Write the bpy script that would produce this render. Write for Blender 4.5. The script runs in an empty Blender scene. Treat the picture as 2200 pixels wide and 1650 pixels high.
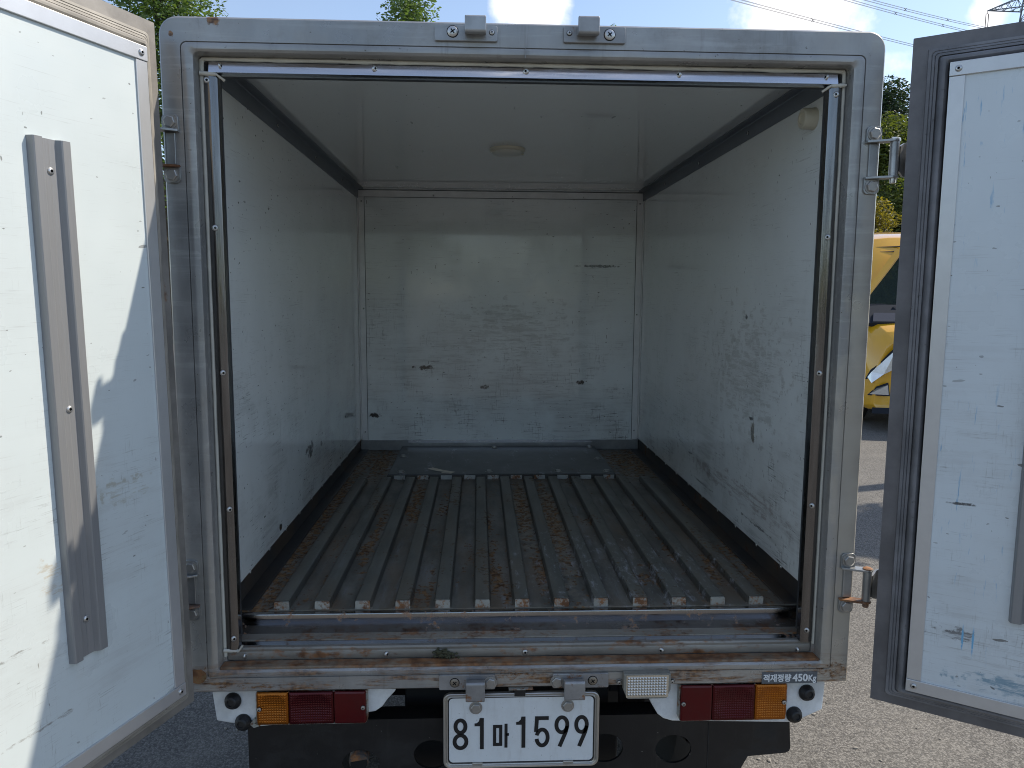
import bpy, bmesh, math, random
import numpy as np
from mathutils import Vector, Matrix, Euler
R = math.radians
SC = bpy.context.scene
COL = SC.collection
G = 0.66            # height of the cargo box's bottom edge above the ground
H = 1.344           # height of the rear frame

# ------------------------------------------------------------------ camera
cam = bpy.data.cameras.new('camera')
cam_o = bpy.data.objects.new('camera', cam); COL.objects.link(cam_o)
cam.sensor_fit = 'HORIZONTAL'; cam.sensor_width = 36.0
cam.lens = 1585.64 / 2200 * 36
cam.clip_start = 0.02; cam.clip_end = 3000
rx, ux, fx = Vector((.9990, -.0432, .0061)), Vector((-.0010, .1161, .9932)), Vector((.0436, .9923, -.1159))
m = Matrix((rx, ux, -fx)).transposed().to_4x4()
m.translation = Vector((-.0958, -1.4787, .822 + G))
cam_o.matrix_world = m
SC.camera = cam_o

# ------------------------------------------------------------------ sun and sky
SUN_AZ, SUN_EL = R(19.5), R(46)       # azimuth from +x towards +y
sdir = Vector((math.cos(SUN_AZ)*math.cos(SUN_EL), math.sin(SUN_AZ)*math.cos(SUN_EL), math.sin(SUN_EL)))
sun = bpy.data.lights.new('sun', 'SUN'); sun.energy = 2.85; sun.angle = R(.53); sun.color = (1.0, .90, .76)
sun_o = bpy.data.objects.new('sun', sun); COL.objects.link(sun_o)
sun_o.rotation_euler = (-sdir).to_track_quat('-Z', 'Y').to_euler()
sun_o.location = sdir * 60

world = bpy.data.worlds.new('World'); SC.world = world; world.use_nodes = True
wn, wl = world.node_tree.nodes, world.node_tree.links
wn.clear()
w_out = wn.new('ShaderNodeOutputWorld'); w_bg = wn.new('ShaderNodeBackground')
w_bg.inputs['Strength'].default_value = .1
sky = wn.new('ShaderNodeTexSky'); sky.sky_type = 'NISHITA'; sky.sun_disc = False
sky.sun_elevation = SUN_EL; sky.sun_rotation = math.atan2(sdir.x, sdir.y)
sky.air_density = 1.0; sky.dust_density = .6; sky.ozone_density = 1.5
tc = wn.new('ShaderNodeTexCoord')
def wmath(op, a, b=None):
    n = wn.new('ShaderNodeMath'); n.operation = op
    for i, v in enumerate((a, b)):
        if v is None: continue
        if isinstance(v, (int, float)): n.inputs[i].default_value = v
        else: wl.new(v, n.inputs[i])
    return n.outputs[0]
# cumulus clouds: a field of noise over the whole sky, gathered into banks where the photograph has them
nz = wn.new('ShaderNodeTexNoise'); nz.inputs['Scale'].default_value = 9; nz.inputs['Detail'].default_value = 9; nz.inputs['Roughness'].default_value = .6
wl.new(tc.outputs['Generated'], nz.inputs['Vector'])
nb = wn.new('ShaderNodeTexNoise'); nb.inputs['Scale'].default_value = 2.3; nb.inputs['Detail'].default_value = 3
wl.new(tc.outputs['Generated'], nb.inputs['Vector'])
bank = wmath('MULTIPLY', wmath('SUBTRACT', nb.outputs['Fac'], .5), 1.0)
for d, rad, amp in (((.0605, .9327, .372), .075, .80), ((.365, .8638, .345), .105, .60), ((.5329, .794, .293), .03, .34), ((-.1379, .929, .356), .03, .2)):
    vd = wn.new('ShaderNodeVectorMath'); vd.operation = 'DISTANCE'
    wl.new(tc.outputs['Generated'], vd.inputs[0]); vd.inputs[1].default_value = Vector(d).normalized()
    f = wmath('MULTIPLY', wmath('MAXIMUM', wmath('SUBTRACT', 1.0, wmath('DIVIDE', vd.outputs['Value'], rad)), 0), amp)
    bank = wmath('ADD', bank, f)
cl = wmath('ADD', nz.outputs['Fac'], bank)
cr = wn.new('ShaderNodeMapRange'); cr.interpolation_type = 'SMOOTHSTEP'
cr.inputs['From Min'].default_value = .60; cr.inputs['From Max'].default_value = .92
wl.new(cl, cr.inputs['Value'])
cmix = wn.new('ShaderNodeMix'); cmix.data_type = 'RGBA'
veil = wmath('ADD', wmath('MULTIPLY', nb.outputs['Fac'], .14), .0)
wl.new(wmath('MAXIMUM', cr.outputs['Result'], veil), cmix.inputs['Factor'])
wl.new(sky.outputs['Color'], cmix.inputs['A']); cmix.inputs['B'].default_value = (7.2, 7.15, 7.3, 1)
wl.new(cmix.outputs['Result'], w_bg.inputs['Color'])
wl.new(w_bg.outputs[0], w_out.inputs['Surface'])

SC.view_settings.view_transform = 'Standard'; SC.view_settings.look = 'None'
SC.view_settings.exposure = .97; SC.view_settings.gamma = 1; SC.view_settings.use_curve_mapping = False
SC.cycles.max_bounces = 9; SC.cycles.diffuse_bounces = 6; SC.cycles.glossy_bounces = 5; SC.cycles.transmission_bounces = 6
SC.cycles.use_denoising = True; SC.cycles.filter_width = 1.0; SC.cycles.denoising_prefilter = 'ACCURATE'
SC.cycles.sample_clamp_indirect = 6

# ------------------------------------------------------------------ materials
class Mat:
    """A principled material with short helpers for procedural colour."""
    def __init__(s, name, color=(.5, .5, .5), rough=.5, metal=0.0, spec=.5):
        s.m = bpy.data.materials.new(name); s.m.use_nodes = True
        s.t = s.m.node_tree; s.n = s.t.nodes; s.l = s.t.links
        s.b = s.n['Principled BSDF']; s.o = s.n['Material Output']
        s.set('Base Color', (*color, 1)); s.set('Roughness', rough); s.set('Metallic', metal); s.set('Specular IOR Level', spec)
        s._co = None
    def set(s, k, v):
        if hasattr(v, 'is_linked') or hasattr(v, 'node'): s.l.new(v, s.b.inputs[k])
        else: s.b.inputs[k].default_value = v
    def co(s, scale=(1, 1, 1), loc=(0, 0, 0), rot=(0, 0, 0)):
        if s._co is None: s.tcn = s.n.new('ShaderNodeTexCoord'); s._co = s.tcn.outputs['Object']
        mp = s.n.new('ShaderNodeMapping'); s.l.new(s._co, mp.inputs['Vector'])
        mp.inputs['Scale'].default_value = scale; mp.inputs['Location'].default_value = loc; mp.inputs['Rotation'].default_value = rot
        return mp.outputs[0]
    def noise(s, scale, detail=4, vec=None, rough=.55, dist=0):
        n = s.n.new('ShaderNodeTexNoise'); n.inputs['Scale'].default_value = scale; n.inputs['Detail'].default_value = detail
        n.inputs['Roughness'].default_value = rough; n.inputs['Distortion'].default_value = dist
        s.l.new(vec if vec is not None else s.co(), n.inputs['Vector']); return n.outputs['Fac']
    def voro(s, scale, vec=None, feature='F1', out='Distance'):
        n = s.n.new('ShaderNodeTexVoronoi'); n.feature = feature; n.inputs['Scale'].default_value = scale
        s.l.new(vec if vec is not None else s.co(), n.inputs['Vector']); return n.outputs[out]
    def ma(s, op, a, b=None, clamp=False):
        n = s.n.new('ShaderNodeMath'); n.operation = op; n.use_clamp = clamp
        for i, v in enumerate((a, b)):
            if v is None: continue
            if isinstance(v, (int, float)): n.inputs[i].default_value = v
            else: s.l.new(v, n.inputs[i])
        return n.outputs[0]
    def step(s, v, a, b, lo=0.0, hi=1.0):
        n = s.n.new('ShaderNodeMapRange'); n.interpolation_type = 'SMOOTHSTEP'
        n.inputs['From Min'].default_value = a; n.inputs['From Max'].default_value = b
        n.inputs['To Min'].default_value = lo; n.inputs['To Max'].default_value = hi
        s.l.new(v, n.inputs['Value']); return n.outputs['Result']
    def mix(s, f, a, b):
        n = s.n.new('ShaderNodeMix'); n.data_type = 'RGBA'
        if isinstance(f, (int, float)): n.inputs['Factor'].default_value = f
        else: s.l.new(f, n.inputs['Factor'])
        for k, v in (('A', a), ('B', b)):
            if isinstance(v, tuple): n.inputs[k].default_value = (*v, 1)
            else: s.l.new(v, n.inputs[k])
        return n.outputs['Result']
    def sep(s):
        n = s.n.new('ShaderNodeSeparateXYZ'); s.l.new(s.co(), n.inputs[0]); return n.outputs
    def bump(s, h, strength=.2, dist=.002):
        n = s.n.new('ShaderNodeBump'); n.inputs['Strength'].default_value = strength; n.inputs['Distance'].default_value = dist
        s.l.new(h, n.inputs['Height']); s.l.new(n.outputs[0], s.b.inputs['Normal'])
    def blot(s, c, r, ns=60, amt=.5, seed=0):
        """a stain of its own shape: an ellipsoid about c with radii r, its outline broken by noise"""
        v = s.co(scale=tuple(1/x for x in r), loc=tuple(-a/x for a, x in zip(c, r)))
        ln = s.n.new('ShaderNodeVectorMath'); ln.operation = 'LENGTH'; s.l.new(v, ln.inputs[0])
        nn = s.noise(ns, 5, s.co(loc=(seed, seed*1.7, 0)))
        t = s.ma('ADD', ln.outputs['Value'], s.ma('MULTIPLY', s.ma('SUBTRACT', nn, .5), amt*6))
        return s.step(t, 1.05, .55)

def speckle(M, scale, lo, hi, seed, aniso=(1, 1, 1)):
    return M.step(M.noise(scale, 2, M.co(scale=aniso, loc=(seed, seed*.37, seed*.71))), lo, hi)

def white_panel(name, base=(.84, .88, .865), seed=0.0, dirt=1.0, along='X', rough=.13, bluish=0.0, blots=(), bump=.10, load=(.25, .95), coat=.8):
    """scuffed white laminate: dirt clouds, streaks and scrapes along the loads, chips and pits; 'along' is the streaks' axis"""
    M = Mat(name, base, rough)
    def ax(l, c): return {'X': (l, c, c), 'Y': (c, l, c), 'Z': (c, c, l)}[along]
    def ay(l, c): return {'X': (c, c, l), 'Y': (c, c, l), 'Z': (l, c, c)}[along]
    L = lambda k: (seed*k, seed*1.3+k, seed*.7-k)
    def over(col, f, c): return M.mix(f, col, c)
    mul = lambda a_, b_: M.ma('MULTIPLY', a_, b_)
    x, y, z = M.sep()
    # loads rub the panel between floor level and chest height of the box
    zone = M.step(M.ma('ADD', z, M.ma('MULTIPLY', M.ma('SUBTRACT', M.noise(3, 4, M.co(loc=L(1))), .5), .9)), load[1], load[0], .12, 1.0)
    K = M.step(M.noise(4.5, 6, M.co(loc=L(2)), .62), .40, .64)
    K2 = M.step(M.noise(9, 5, M.co(loc=L(3)), .65), .46, .64)
    col = over(base, mul(M.step(M.noise(2.2, 6, M.co(loc=L(4)), .62), .36, .75), .22*dirt), tuple(c*.72 for c in base))
    col = over(col, mul(mul(K, zone), .22*dirt), (.40, .375, .35))
    # rubbed smears: soft, long
    s1 = M.step(M.noise(1, 6, M.co(scale=ax(5, 60), loc=L(5)), .72), .47, .62)
    col = over(col, mul(mul(mul(s1, K), zone), .30*dirt), (.27, .26, .24))
    # hairline scrapes both ways
    s2 = M.step(M.noise(1, 4, M.co(scale=ax(13, 330), loc=L(6), rot=(0, 0, 0)), .75), .565, .63)
    col = over(col, mul(mul(mul(s2, K2), zone), .85*dirt), (.11, .105, .095))
    s3 = M.step(M.noise(1, 4, M.co(scale=ay(16, 300), loc=L(7)), .75), .575, .64)
    col = over(col, mul(mul(mul(s3, K2), zone), .7*dirt), (.16, .15, .13))
    # slanting scratches
    s4 = M.step(M.noise(1, 3, M.co(scale=ax(9, 420), loc=L(8), rot=(.5, .5, 0) if along == 'X' else (.5, 0, .3)), .7), .63, .66)
    col = over(col, mul(mul(s4, K), .45*dirt), (.18, .17, .15))
    # chips: random dashes, thinned out away from the scuffed areas
    for sc, thr, rad, c_, AX in ((24, .72, .13, (.09, .085, .075), ax(.42, 1.4)), (55, .70, .15, (.06, .057, .052), ax(.6, 1.25)), (75, .74, .15, (.07, .066, .06), ay(.5, 1.3)), (38, .80, .12, (.16, .15, .13), ay(.25, 1.5))):
        cv = M.co(scale=AX, loc=L(9+sc*.1))
        w = M.n.new('ShaderNodeVectorMath'); w.operation = 'ADD'; nzv = M.n.new('ShaderNodeTexNoise'); nzv.inputs['Scale'].default_value = 45; nzv.inputs['Detail'].default_value = 3
        sv = M.n.new('ShaderNodeVectorMath'); sv.operation = 'SCALE'; sv.inputs['Scale'].default_value = .018
        M.l.new(cv, nzv.inputs['Vector']); M.l.new(nzv.outputs['Color'], sv.inputs[0]); M.l.new(cv, w.inputs[0]); M.l.new(sv.outputs[0], w.inputs[1])
        vo = M.n.new('ShaderNodeTexVoronoi'); vo.inputs['Scale'].default_value = sc; M.l.new(w.outputs[0], vo.inputs['Vector'])
        sp = M.n.new('ShaderNodeSeparateColor'); M.l.new(vo.outputs['Color'], sp.inputs[0])
        pick = M.ma('GREATER_THAN', M.ma('ADD', sp.outputs[0], mul(M.ma('ADD', K, zone), .07)), thr+.08)
        size = mul(sp.outputs[1], rad)
        hit = M.ma('GREATER_THAN', size, vo.outputs['Distance'])
        col = over(col, mul(mul(pick, hit), mul(M.ma('ADD', .45, mul(sp.outputs[2], .5)), min(1, .55+.45*dirt))), c_)
    if bluish:
        bs = M.step(M.noise(1, 4, M.co(scale=(90, 90, 9), loc=(seed*5, 3, 3), rot=(0, .35, 0)), .65), .60, .66)
        bp = M.step(M.noise(4, 4, M.co(loc=(seed*4, 3, 3))), .45, .6)
        col = over(col, mul(mul(bs, bp), bluish*.8), (.13, .36, .58))
    fine = M.step(M.noise(1, 6, M.co(scale=ax(9, 75), loc=L(4)), .82), .44, .58)
    for i, (c, r, ns, amt, cc, st_) in enumerate(blots):
        f = mul(M.blot(c, r, ns, amt, seed+i*3.1), st_)
        if st_ < .85: f = mul(f, fine)
        else: f = mul(f, M.step(M.noise(150, 4, M.co(loc=L(2)), .7), .30, .46))
        col = over(col, f, cc)
    M.set('Base Color', col)
    M.set('Roughness', M.step(M.noise(6, 5, M.co(loc=(seed, 0, 0))), .3, .75, rough*.7, rough*1.7)); M.set('Specular IOR Level', .6); M.set('Coat Weight', coat); M.set('Coat Roughness', .05); M.set('Coat IOR', 1.6)
    dents = mul(M.step(M.voro(11, M.co(loc=L(3))), .22, .0), K2)
    M.bump(M.ma('ADD', M.ma('ADD', M.noise(3.0, 2, M.co(loc=(seed, 0, 5))), mul(dents, .25)), mul(M.noise(55, 3), .02)), bump, .006)
    return M.m

def rusty(name, base, rust_lo, rust_hi, rough=.45, metal=.3, seed=0.0, scale=12, fine=.5, aniso=(1, 1, 1), dust=None, pale=0.0):
    M = Mat(name, base, rough, metal)
    # alike pieces each get their own patch of wear
    oi = M.n.new('ShaderNodeObjectInfo'); ad = M.n.new('ShaderNodeVectorMath'); ad.operation = 'ADD'; M.co()
    M.l.new(M._co, ad.inputs[0]); M.l.new(M.ma('MULTIPLY', oi.outputs['Random'], 9.0), ad.inputs[1]); M._co = ad.outputs[0]
    b = M.mix(M.step(M.noise(9, 6, M.co(scale=aniso, loc=(seed, 0, 0)), .65), .3, .75), tuple(c*.72 for c in base), tuple(min(1, c*1.2) for c in base))
    r = M.ma('ADD', M.noise(scale, 8, M.co(scale=aniso, loc=(seed, 3, 1)), .7), M.ma('MULTIPLY', M.noise(scale*6, 4, M.co(loc=(seed, 1, 1))), fine))
    rm = M.step(r, rust_lo, rust_hi)
    rc = M.mix(M.step(M.noise(40, 5, M.co(loc=(seed, 9, 9))), .35, .65), (.11, .046, .018), (.27, .125, .05))
    if pale:
        b = M.mix(M.ma('MULTIPLY', M.step(M.noise(1, 6, M.co(scale=(26, 7, 26), loc=(seed, 5, 5)), .75), .56, .74), pale), b, (.42, .45, .48))
    if dust: b = M.mix(M.step(M.noise(5, 5, M.co(loc=(seed, 6, 2))), .42, .68), b, dust)
    M.set('Base Color', M.mix(rm, b, rc))
    M.set('Metallic', M.ma('MULTIPLY', M.ma('SUBTRACT', 1.0, rm), metal))
    M.set('Roughness', M.step(rm, 0, 1, rough, .8))
    M.bump(M.noise(70, 4), .15, .001)
    return M.m

def plain(name, color, rough=.5, metal=0.0, var=.15, ns=30, bump=0.0, aniso=(1, 1, 1), spec=.5):
    M = Mat(name, color, rough, metal, spec)
    v = M.noise(ns, 5, M.co(scale=aniso), .65)
    M.set('Base Color', M.mix(v, tuple(c*(1-var) for c in color), tuple(min(1, c*(1+var)) for c in color)))
    if bump: M.bump(M.noise(ns*4, 3), bump, .001)
    return M.m

# silver painted steel of the rear frame: chalky streaks, small chips, rust towards the sill and at a few chips
def frame_paint():
    M = Mat('frame_silver', (.36, .38, .40), .34, .5)
    v = M.noise(3.5, 6, M.co(scale=(1, 1, .5)), .6)
    col = M.mix(M.step(v, .3, .72), (.235, .24, .24), (.395, .39, .375))
    st = M.step(M.noise(1, 5, M.co(scale=(45, 45, 3.5), loc=(2, 2, 2)), .65), .56, .72)
    col = M.mix(M.ma('MULTIPLY', st, .45), col, (.19, .18, .165))
    sh = M.step(M.noise(1, 5, M.co(scale=(4, 45, 60), loc=(8, 2, 5)), .68), .50, .68)
    col = M.mix(M.ma('MULTIPLY', sh, .30), col, (.50, .50, .49))
    gr = M.step(M.noise(11, 7, M.co(loc=(3, 1, 7)), .72), .52, .70)
    col = M.mix(M.ma('MULTIPLY', gr, .40), col, (.20, .19, .175))
    ch = M.step(M.noise(95, 3, M.co(loc=(1, 9, 2)), .7), .68, .73)
    col = M.mix(ch, col, (.09, .075, .06))
    x, y, z = M.sep()
    low = M.step(z, .085, .02)
    rn = M.noise(1, 7, M.co(scale=(7, 30, 55), loc=(4, 1, 1)), .72)
    rm = M.ma('MULTIPLY', M.step(rn, .455, .62), low)
    side = M.ma('MULTIPLY', M.step(M.noise(1, 6, M.co(scale=(60, 60, 5), loc=(1, 1, 8)), .7), .62, .72), M.step(z, .45, .05))
    for c, r in (((-.685, 0, .036), (.024, .04, .016)), ((.655, 0, .03), (.05, .05, .018)), ((-.02, 0, .028), (.06, .05, .012)), ((-.55, 0, .012), (.09, .05, .006)), ((-.676, 0, 1.311), (.004, .02, .005)), ((-.6, 0, 1.335), (.012, .02, .01))):
        brk = M.step(M.noise(1, 6, M.co(scale=(60, 60, 140), loc=(c[0]*7, 3, 1)), .8), .40, .58) if abs(r[0]) > .015 else 1.0
        rm = M.ma('MAXIMUM', rm, M.ma('MULTIPLY', M.blot(c, r, 45, .8, c[0]*9), brk))
    rm = M.ma('MAXIMUM', rm, M.ma('MULTIPLY', side, .5))
    for c, r, a_ in (((.69, 0, .70), (.035, .05, .60), .35), ((.68, 0, .40), (.05, .05, .50), .55), ((.66, 0, .10), (.04, .05, .2), .5), ((-.66, 0, .12), (.05, .05, .18), .3), ((.3, 0, .018), (.7, .05, .03), .35)):
        col = M.mix(M.ma('MULTIPLY', M.blot(c, r, 9, .35, c[2]), a_), col, (.47, .44, .375))
    rc = M.mix(M.step(M.noise(110, 4), .35, .65), (.075, .035, .016), (.26, .135, .055))
    M.set('Base Color', M.mix(rm, col, rc))
    M.set('Metallic', M.ma('MULTIPLY', M.ma('SUBTRACT', 1.0, rm), .45))
    M.set('Roughness', M.step(M.noise(14, 5), .3, .75, .26, .5))
    M.bump(M.noise(6, 4), .12, .004)
    return M.m

def floor_paint():
    """dark green-grey bed paint worn to metal, with rust in lanes along the valleys"""
    global FLOOR_MAT
    M = FLOOR_MAT = Mat('bed_floor_paint', (.07, .075, .075), .38, .0, .3)
    base = M.mix(M.step(M.noise(7, 7, M.co(scale=(2, .7, 1)), .68), .3, .72), (.086, .083, .070), (.215, .205, .175))
    dust = M.step(M.noise(1, 6, M.co(scale=(9, 2.2, 9), loc=(6, 2, 1)), .7), .44, .66)
    base = M.mix(M.ma('MULTIPLY', dust, .75), base, (.165, .122, .082))
    worn = M.step(M.noise(1, 7, M.co(scale=(30, 3.5, 20), loc=(3, 2, 1)), .75), .54, .70)
    base = M.mix(M.ma('MULTIPLY', worn, .7), base, (.22, .235, .245))
    x, y, z = M.sep()
    rust = M.ma('ADD', M.noise(1, 8, M.co(scale=(11, 3.2, 5), loc=(1.4, 8, 1)), .72), M.ma('MULTIPLY', M.ma('SUBTRACT', M.noise(90, 5), .5), .45))
    rm = M.step(rust, .575, .66)
    for c, r in (((.045, .92, .128), (.024, .40, .013)), ((.134, .78, .128), (.026, .55, .013)), ((.06, .35, .128), (.02, .16, .013)), ((-.312, 1.02, .128), (.024, .22, .013)), ((-.40, .6, .128), (.016, .3, .013)), ((.505, .35, .14), (.02, .12, .03)), ((.56, .38, .13), (.02, .12, .03)), ((-.59, .75, .13), (.035, .9, .04)), ((.44, .6, .128), (.022, .5, .013)), ((-.60, .2, .13), (.04, .18, .03)), ((-.52, 1.6, .13), (.08, .3, .05)), ((.55, 1.6, .13), (.1, .3, .05))):
        rm = M.ma('MAXIMUM', rm, M.ma('MULTIPLY', M.blot(c, r, 38, .7, c[0]*5), M.step(M.noise(1, 5, M.co(scale=(70, 45, 70), loc=(c[0]*3, 2, 5)), .75), .38, .56)))
    rc = M.mix(M.step(M.noise(75, 5), .35, .65), (.085, .040, .018), (.29, .165, .075))
    col = M.mix(rm, base, rc)
    pl_ = M.ma('MULTIPLY', M.ma('MAXIMUM', M.blot((.045, .85, .128), (.026, .45, .013), 30, .5, 1), M.blot((.134, .7, .128), (.028, .6, .013), 30, .5, 2)), M.ma('SUBTRACT', 1.0, rm))
    col = M.mix(M.ma('MULTIPLY', pl_, .6), col, (.27, .235, .175))
    top = M.step(z, .142, .148)
    col = M.mix(M.ma('MULTIPLY', top, .55), col, M.mix(M.noise(9, 5, M.co(scale=(3, .6, 1))), (.070, .073, .060), (.145, .146, .122)))
    rib_shade = M.ma('MULTIPLY', M.step(z, .1302, .1330), M.step(z, .1482, .1462))  # occlusion shade painted into the colour of the rib sides
    col = M.mix(M.ma('MULTIPLY', rib_shade, .72), col, (.030, .031, .028))
    whit = M.ma('MULTIPLY', M.blot((.25, .32, .14), (.28, .28, .08), 30, .55, 2), M.step(M.noise(1, 6, M.co(scale=(60, 16, 20)), .8), .5, .68))
    col = M.mix(M.ma('MULTIPLY', whit, .75), col, (.40, .41, .43))
    M.set('Base Color', col)
    M.set('Roughness', M.step(rm, 0, 1, .46, .8))
    M.bump(M.noise(120, 4), .18, .001)
    return M.m

def stainless(name, dark=0.0, rust=0.0, aniso=(1, 1, 1)):
    M = Mat(name, (.70, .71, .72), .16, 1.0)
    v = M.noise(1, 6, M.co(scale=aniso), .7)
    col = M.mix(v, tuple(c*(.58-.3*dark) for c in (1, .98, .99)), tuple(c*(.80-.3*dark) for c in (1, .98, .99)))
    M.set('Roughness', M.step(M.noise(1, 6, M.co(scale=tuple(a*1.7 for a in aniso), loc=(3, 3, 3)), .7), .3, .75, .08, .32))
    if rust:
        r = M.ma('ADD', M.noise(16, 8, M.co(loc=(1, 1, 1)), .72), M.ma('MULTIPLY', M.noise(110, 3), .35))
        rm = M.step(r, .86-rust*.18, .97-rust*.18)
        col = M.mix(rm, col, M.mix(M.noise(60, 3), (.20, .09, .04), (.36, .22, .13)))
        M.set('Metallic', M.ma('SUBTRACT', 1.0, rm))
    M.set('Base Color', col)
    M.bump(M.noise(1, 4, M.co(scale=tuple(a*.6 for a in aniso))), .10, .002)
    return M.m

def rib_rubber(name, base):
    M = Mat(name, base, .55)
    v = M.noise(8, 6, None, .65)
    col = M.mix(M.step(v, .3, .75), tuple(c*.7 for c in base), tuple(c*1.35 for c in base))
    d = M.step(M.noise(70, 4), .66, .74)
    M.set('Base Color', M.mix(M.ma('MULTIPLY', d, .6), col, (.04, .04, .035)))
    M.bump(M.noise(90, 3), .2, .001)
    return M.m

def asphalt():
    M = Mat('asphalt', (.2, .19, .17), .92)
    v = M.co()
    c1 = M.n.new('ShaderNodeSeparateColor'); M.l.new(M.voro(165, v, 'F1', 'Color'), c1.inputs[0])
    d = M.voro(165, v); d2 = M.voro(420, v)
    col = M.mix(M.step(c1.outputs[0], .1, 1), (.100, .095, .086), (.215, .204, .184))
    col = M.mix(M.ma('MULTIPLY', M.step(c1.outputs[1], .93, .97), .8), col, (.07, .07, .07))
    col = M.mix(M.ma('MULTIPLY', M.step(d, .50, .85), .72), col, (.040, .037, .033))
    col = M.mix(M.ma('MULTIPLY', M.step(d2, .5, .9), .35), col, (.055, .051, .046))
    big = M.noise(.55, 6, None, .62)
    col = M.mix(M.ma('MULTIPLY', M.step(big, .38, .75), .35), col, (.078, .073, .066))
    wear = M.noise(2.6, 6, M.co(loc=(4, 4, 4)), .65)
    col = M.mix(M.ma('MULTIPLY', M.step(wear, .5, .75), .22), col, (.24, .225, .195))
    M.set('Base Color', col)
    h = M.ma('ADD', M.ma('SUBTRACT', 1.0, d), M.ma('MULTIPLY', M.ma('SUBTRACT', 1.0, d2), .35))
    M.bump(h, .55, .003)
    return M.m

def leaf_mat(name, a, b, trans=.35):
    M = Mat(name, a, .5)
    M.set('Base Color', M.mix(M.step(M.noise(1.6, 4, None, .7), .3, .7), a, b))
    tr = M.n.new('ShaderNodeBsdfTranslucent'); tr.inputs['Color'].default_value = (b[0]*1.3, b[1]*1.3, b[2]*.6, 1)
    mx = M.n.new('ShaderNodeMixShader'); mx.inputs[0].default_value = trans
    M.l.new(M.b.outputs[0], mx.inputs[1]); M.l.new(tr.outputs[0], mx.inputs[2]); M.l.new(mx.outputs[0], M.o.inputs['Surface'])
    return M.m

def lens_mat(name, color, tr=0.0, metal=.55):
    """moulded tinted plastic backed by its reflector: coloured mirror facets under a clear skin"""
    M = Mat(name, color, .22, metal); M.set('Coat Weight', .25); M.set('Coat Roughness', .12); M.set('Specular IOR Level', .25)
    d = M.step(M.noise(22, 5, None, .7), .35, .75)
    M.set('Base Color', M.mix(M.ma('MULTIPLY', d, .35), color, tuple(c*.55+.01 for c in color)))
    return M.m

def glass_mat(name, color=(.02, .03, .03)):
    M = Mat(name, color, .03); M.set('Specular IOR Level', .9); M.set('Coat Weight', 1.0); M.set('Coat Roughness', .02)
    return M.m

m_frame = frame_paint()
m_floor = floor_paint()
m_wall_l = white_panel('wall_laminate_a', seed=1.3, along='Y', dirt=.9, blots=(
    ((-.63, .838, .343), (.05, .045, .022), 45, .5, (.035, .03, .02), 1), ((-.63, .4715, .2057), (.05, .016, .010), 60, .4, (.06, .055, .04), 1), ((-.63, 1.0, .33), (.05, .015, .012), 60, .4, (.1, .09, .07), .9)))
m_wall_r = white_panel('wall_laminate_b', seed=4.1, along='Y', dirt=1.15, blots=(
    ((.63, .4272, .475), (.05, .014, .040), 45, .35, (.17, .145, .10), 1), ((.63, .44, .505), (.05, .02, .006), 60, .3, (.04, .035, .03), 1), ((.63, .51, .774), (.05, .010, .008), 60, .35, (.07, .07, .075), 1),
    ((.63, .55, .285), (.05, .42, .030), 26, .8, (.36, .31, .29), .6), ((.63, .40, .232), (.05, .13, .0045), 60, .5, (.08, .08, .08), .8), ((.63, .85, .225), (.05, .12, .004), 60, .5, (.07, .07, .07), .8), ((.63, .5, .62), (.05, .25, .16), 30, .9, (.36, .34, .31), .45)))
m_wall_b = white_panel('wall_laminate_c', seed=7.7, along='X', dirt=1.2, coat=.5, rough=.17, blots=(
    ((-.343, 1.85, .508), (.045, .05, .010), 45, .5, (.04, .035, .03), 1), ((.43, 1.85, .965), (.10, .05, .006), 60, .45, (.1, .1, .1), .9), ((.36, 1.85, .44), (.018, .05, .012), 60, .4, (.05, .045, .04), 1),
    ((-.57, 1.85, .29), (.03, .05, .012), 60, .4, (.05, .04, .035), 1), ((-.07, 1.85, .42), (.02, .05, .014), 60, .5, (.07, .06, .05), .9), ((.05, 1.85, .66), (.28, .05, .14), 24, .8, (.42, .43, .40), .5)))
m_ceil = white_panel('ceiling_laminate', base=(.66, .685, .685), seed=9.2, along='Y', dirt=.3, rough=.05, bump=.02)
m_door_l = white_panel('door_laminate_a', seed=12.4, along='X', dirt=.5, rough=.34, coat=0, base=(.60, .665, .675), blots=(
    ((.23, 0, .36), (.035, .05, .03), 40, .6, (.42, .33, .2), .6), ((.09, 0, .47), (.05, .05, .025), 60, .8, (.35, .33, .25), .6), ((.31, 0, .262), (.045, .05, .004), 60, .6, (.16, .15, .13), .8), ((.27, 0, .12), (.09, .05, .004), 60, .7, (.2, .19, .17), .8)))
m_door_r = white_panel('door_laminate_b', seed=15.9, along='X', dirt=.65, rough=.3, coat=0, bluish=.9, base=(.64, .70, .73), blots=(
    ((.16, 0, .065), (.10, .05, .022), 60, .6, (.14, .27, .36), .8), ((.055, 0, .15), (.035, .05, .012), 60, .8, (.1, .1, .1), .8), ((.067, 0, .145), (.0022, .05, .032), 30, .2, (.16, .42, .66), 1), ((.085, 0, .14), (.0026, .05, .034), 30, .2, (.16, .42, .66), 1), ((.05, 0, .42), (.03, .05, .004), 60, .3, (.05, .05, .05), .9)))
m_alu = plain('aluminium_trim', (.58, .585, .59), .34, .55, .12, 20, aniso=(1, 1, 1))
m_alu_in = plain('inner_angle', (.80, .80, .79), .35, .15, .2, 20)
m_rail = plain('rail_grey', (.265, .27, .278), .42, .35, .12, 14, aniso=(20, 20, 1))
m_ss_v = stainless('polished_trim', 1.7, aniso=(60, 60, 5))
m_ss_h = stainless('polished_trim_flat', .25, aniso=(5, 60, 60))
m_ss_sill = stainless('worn_sill_steel', 1.25, .60, aniso=(6, 50, 50))
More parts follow.
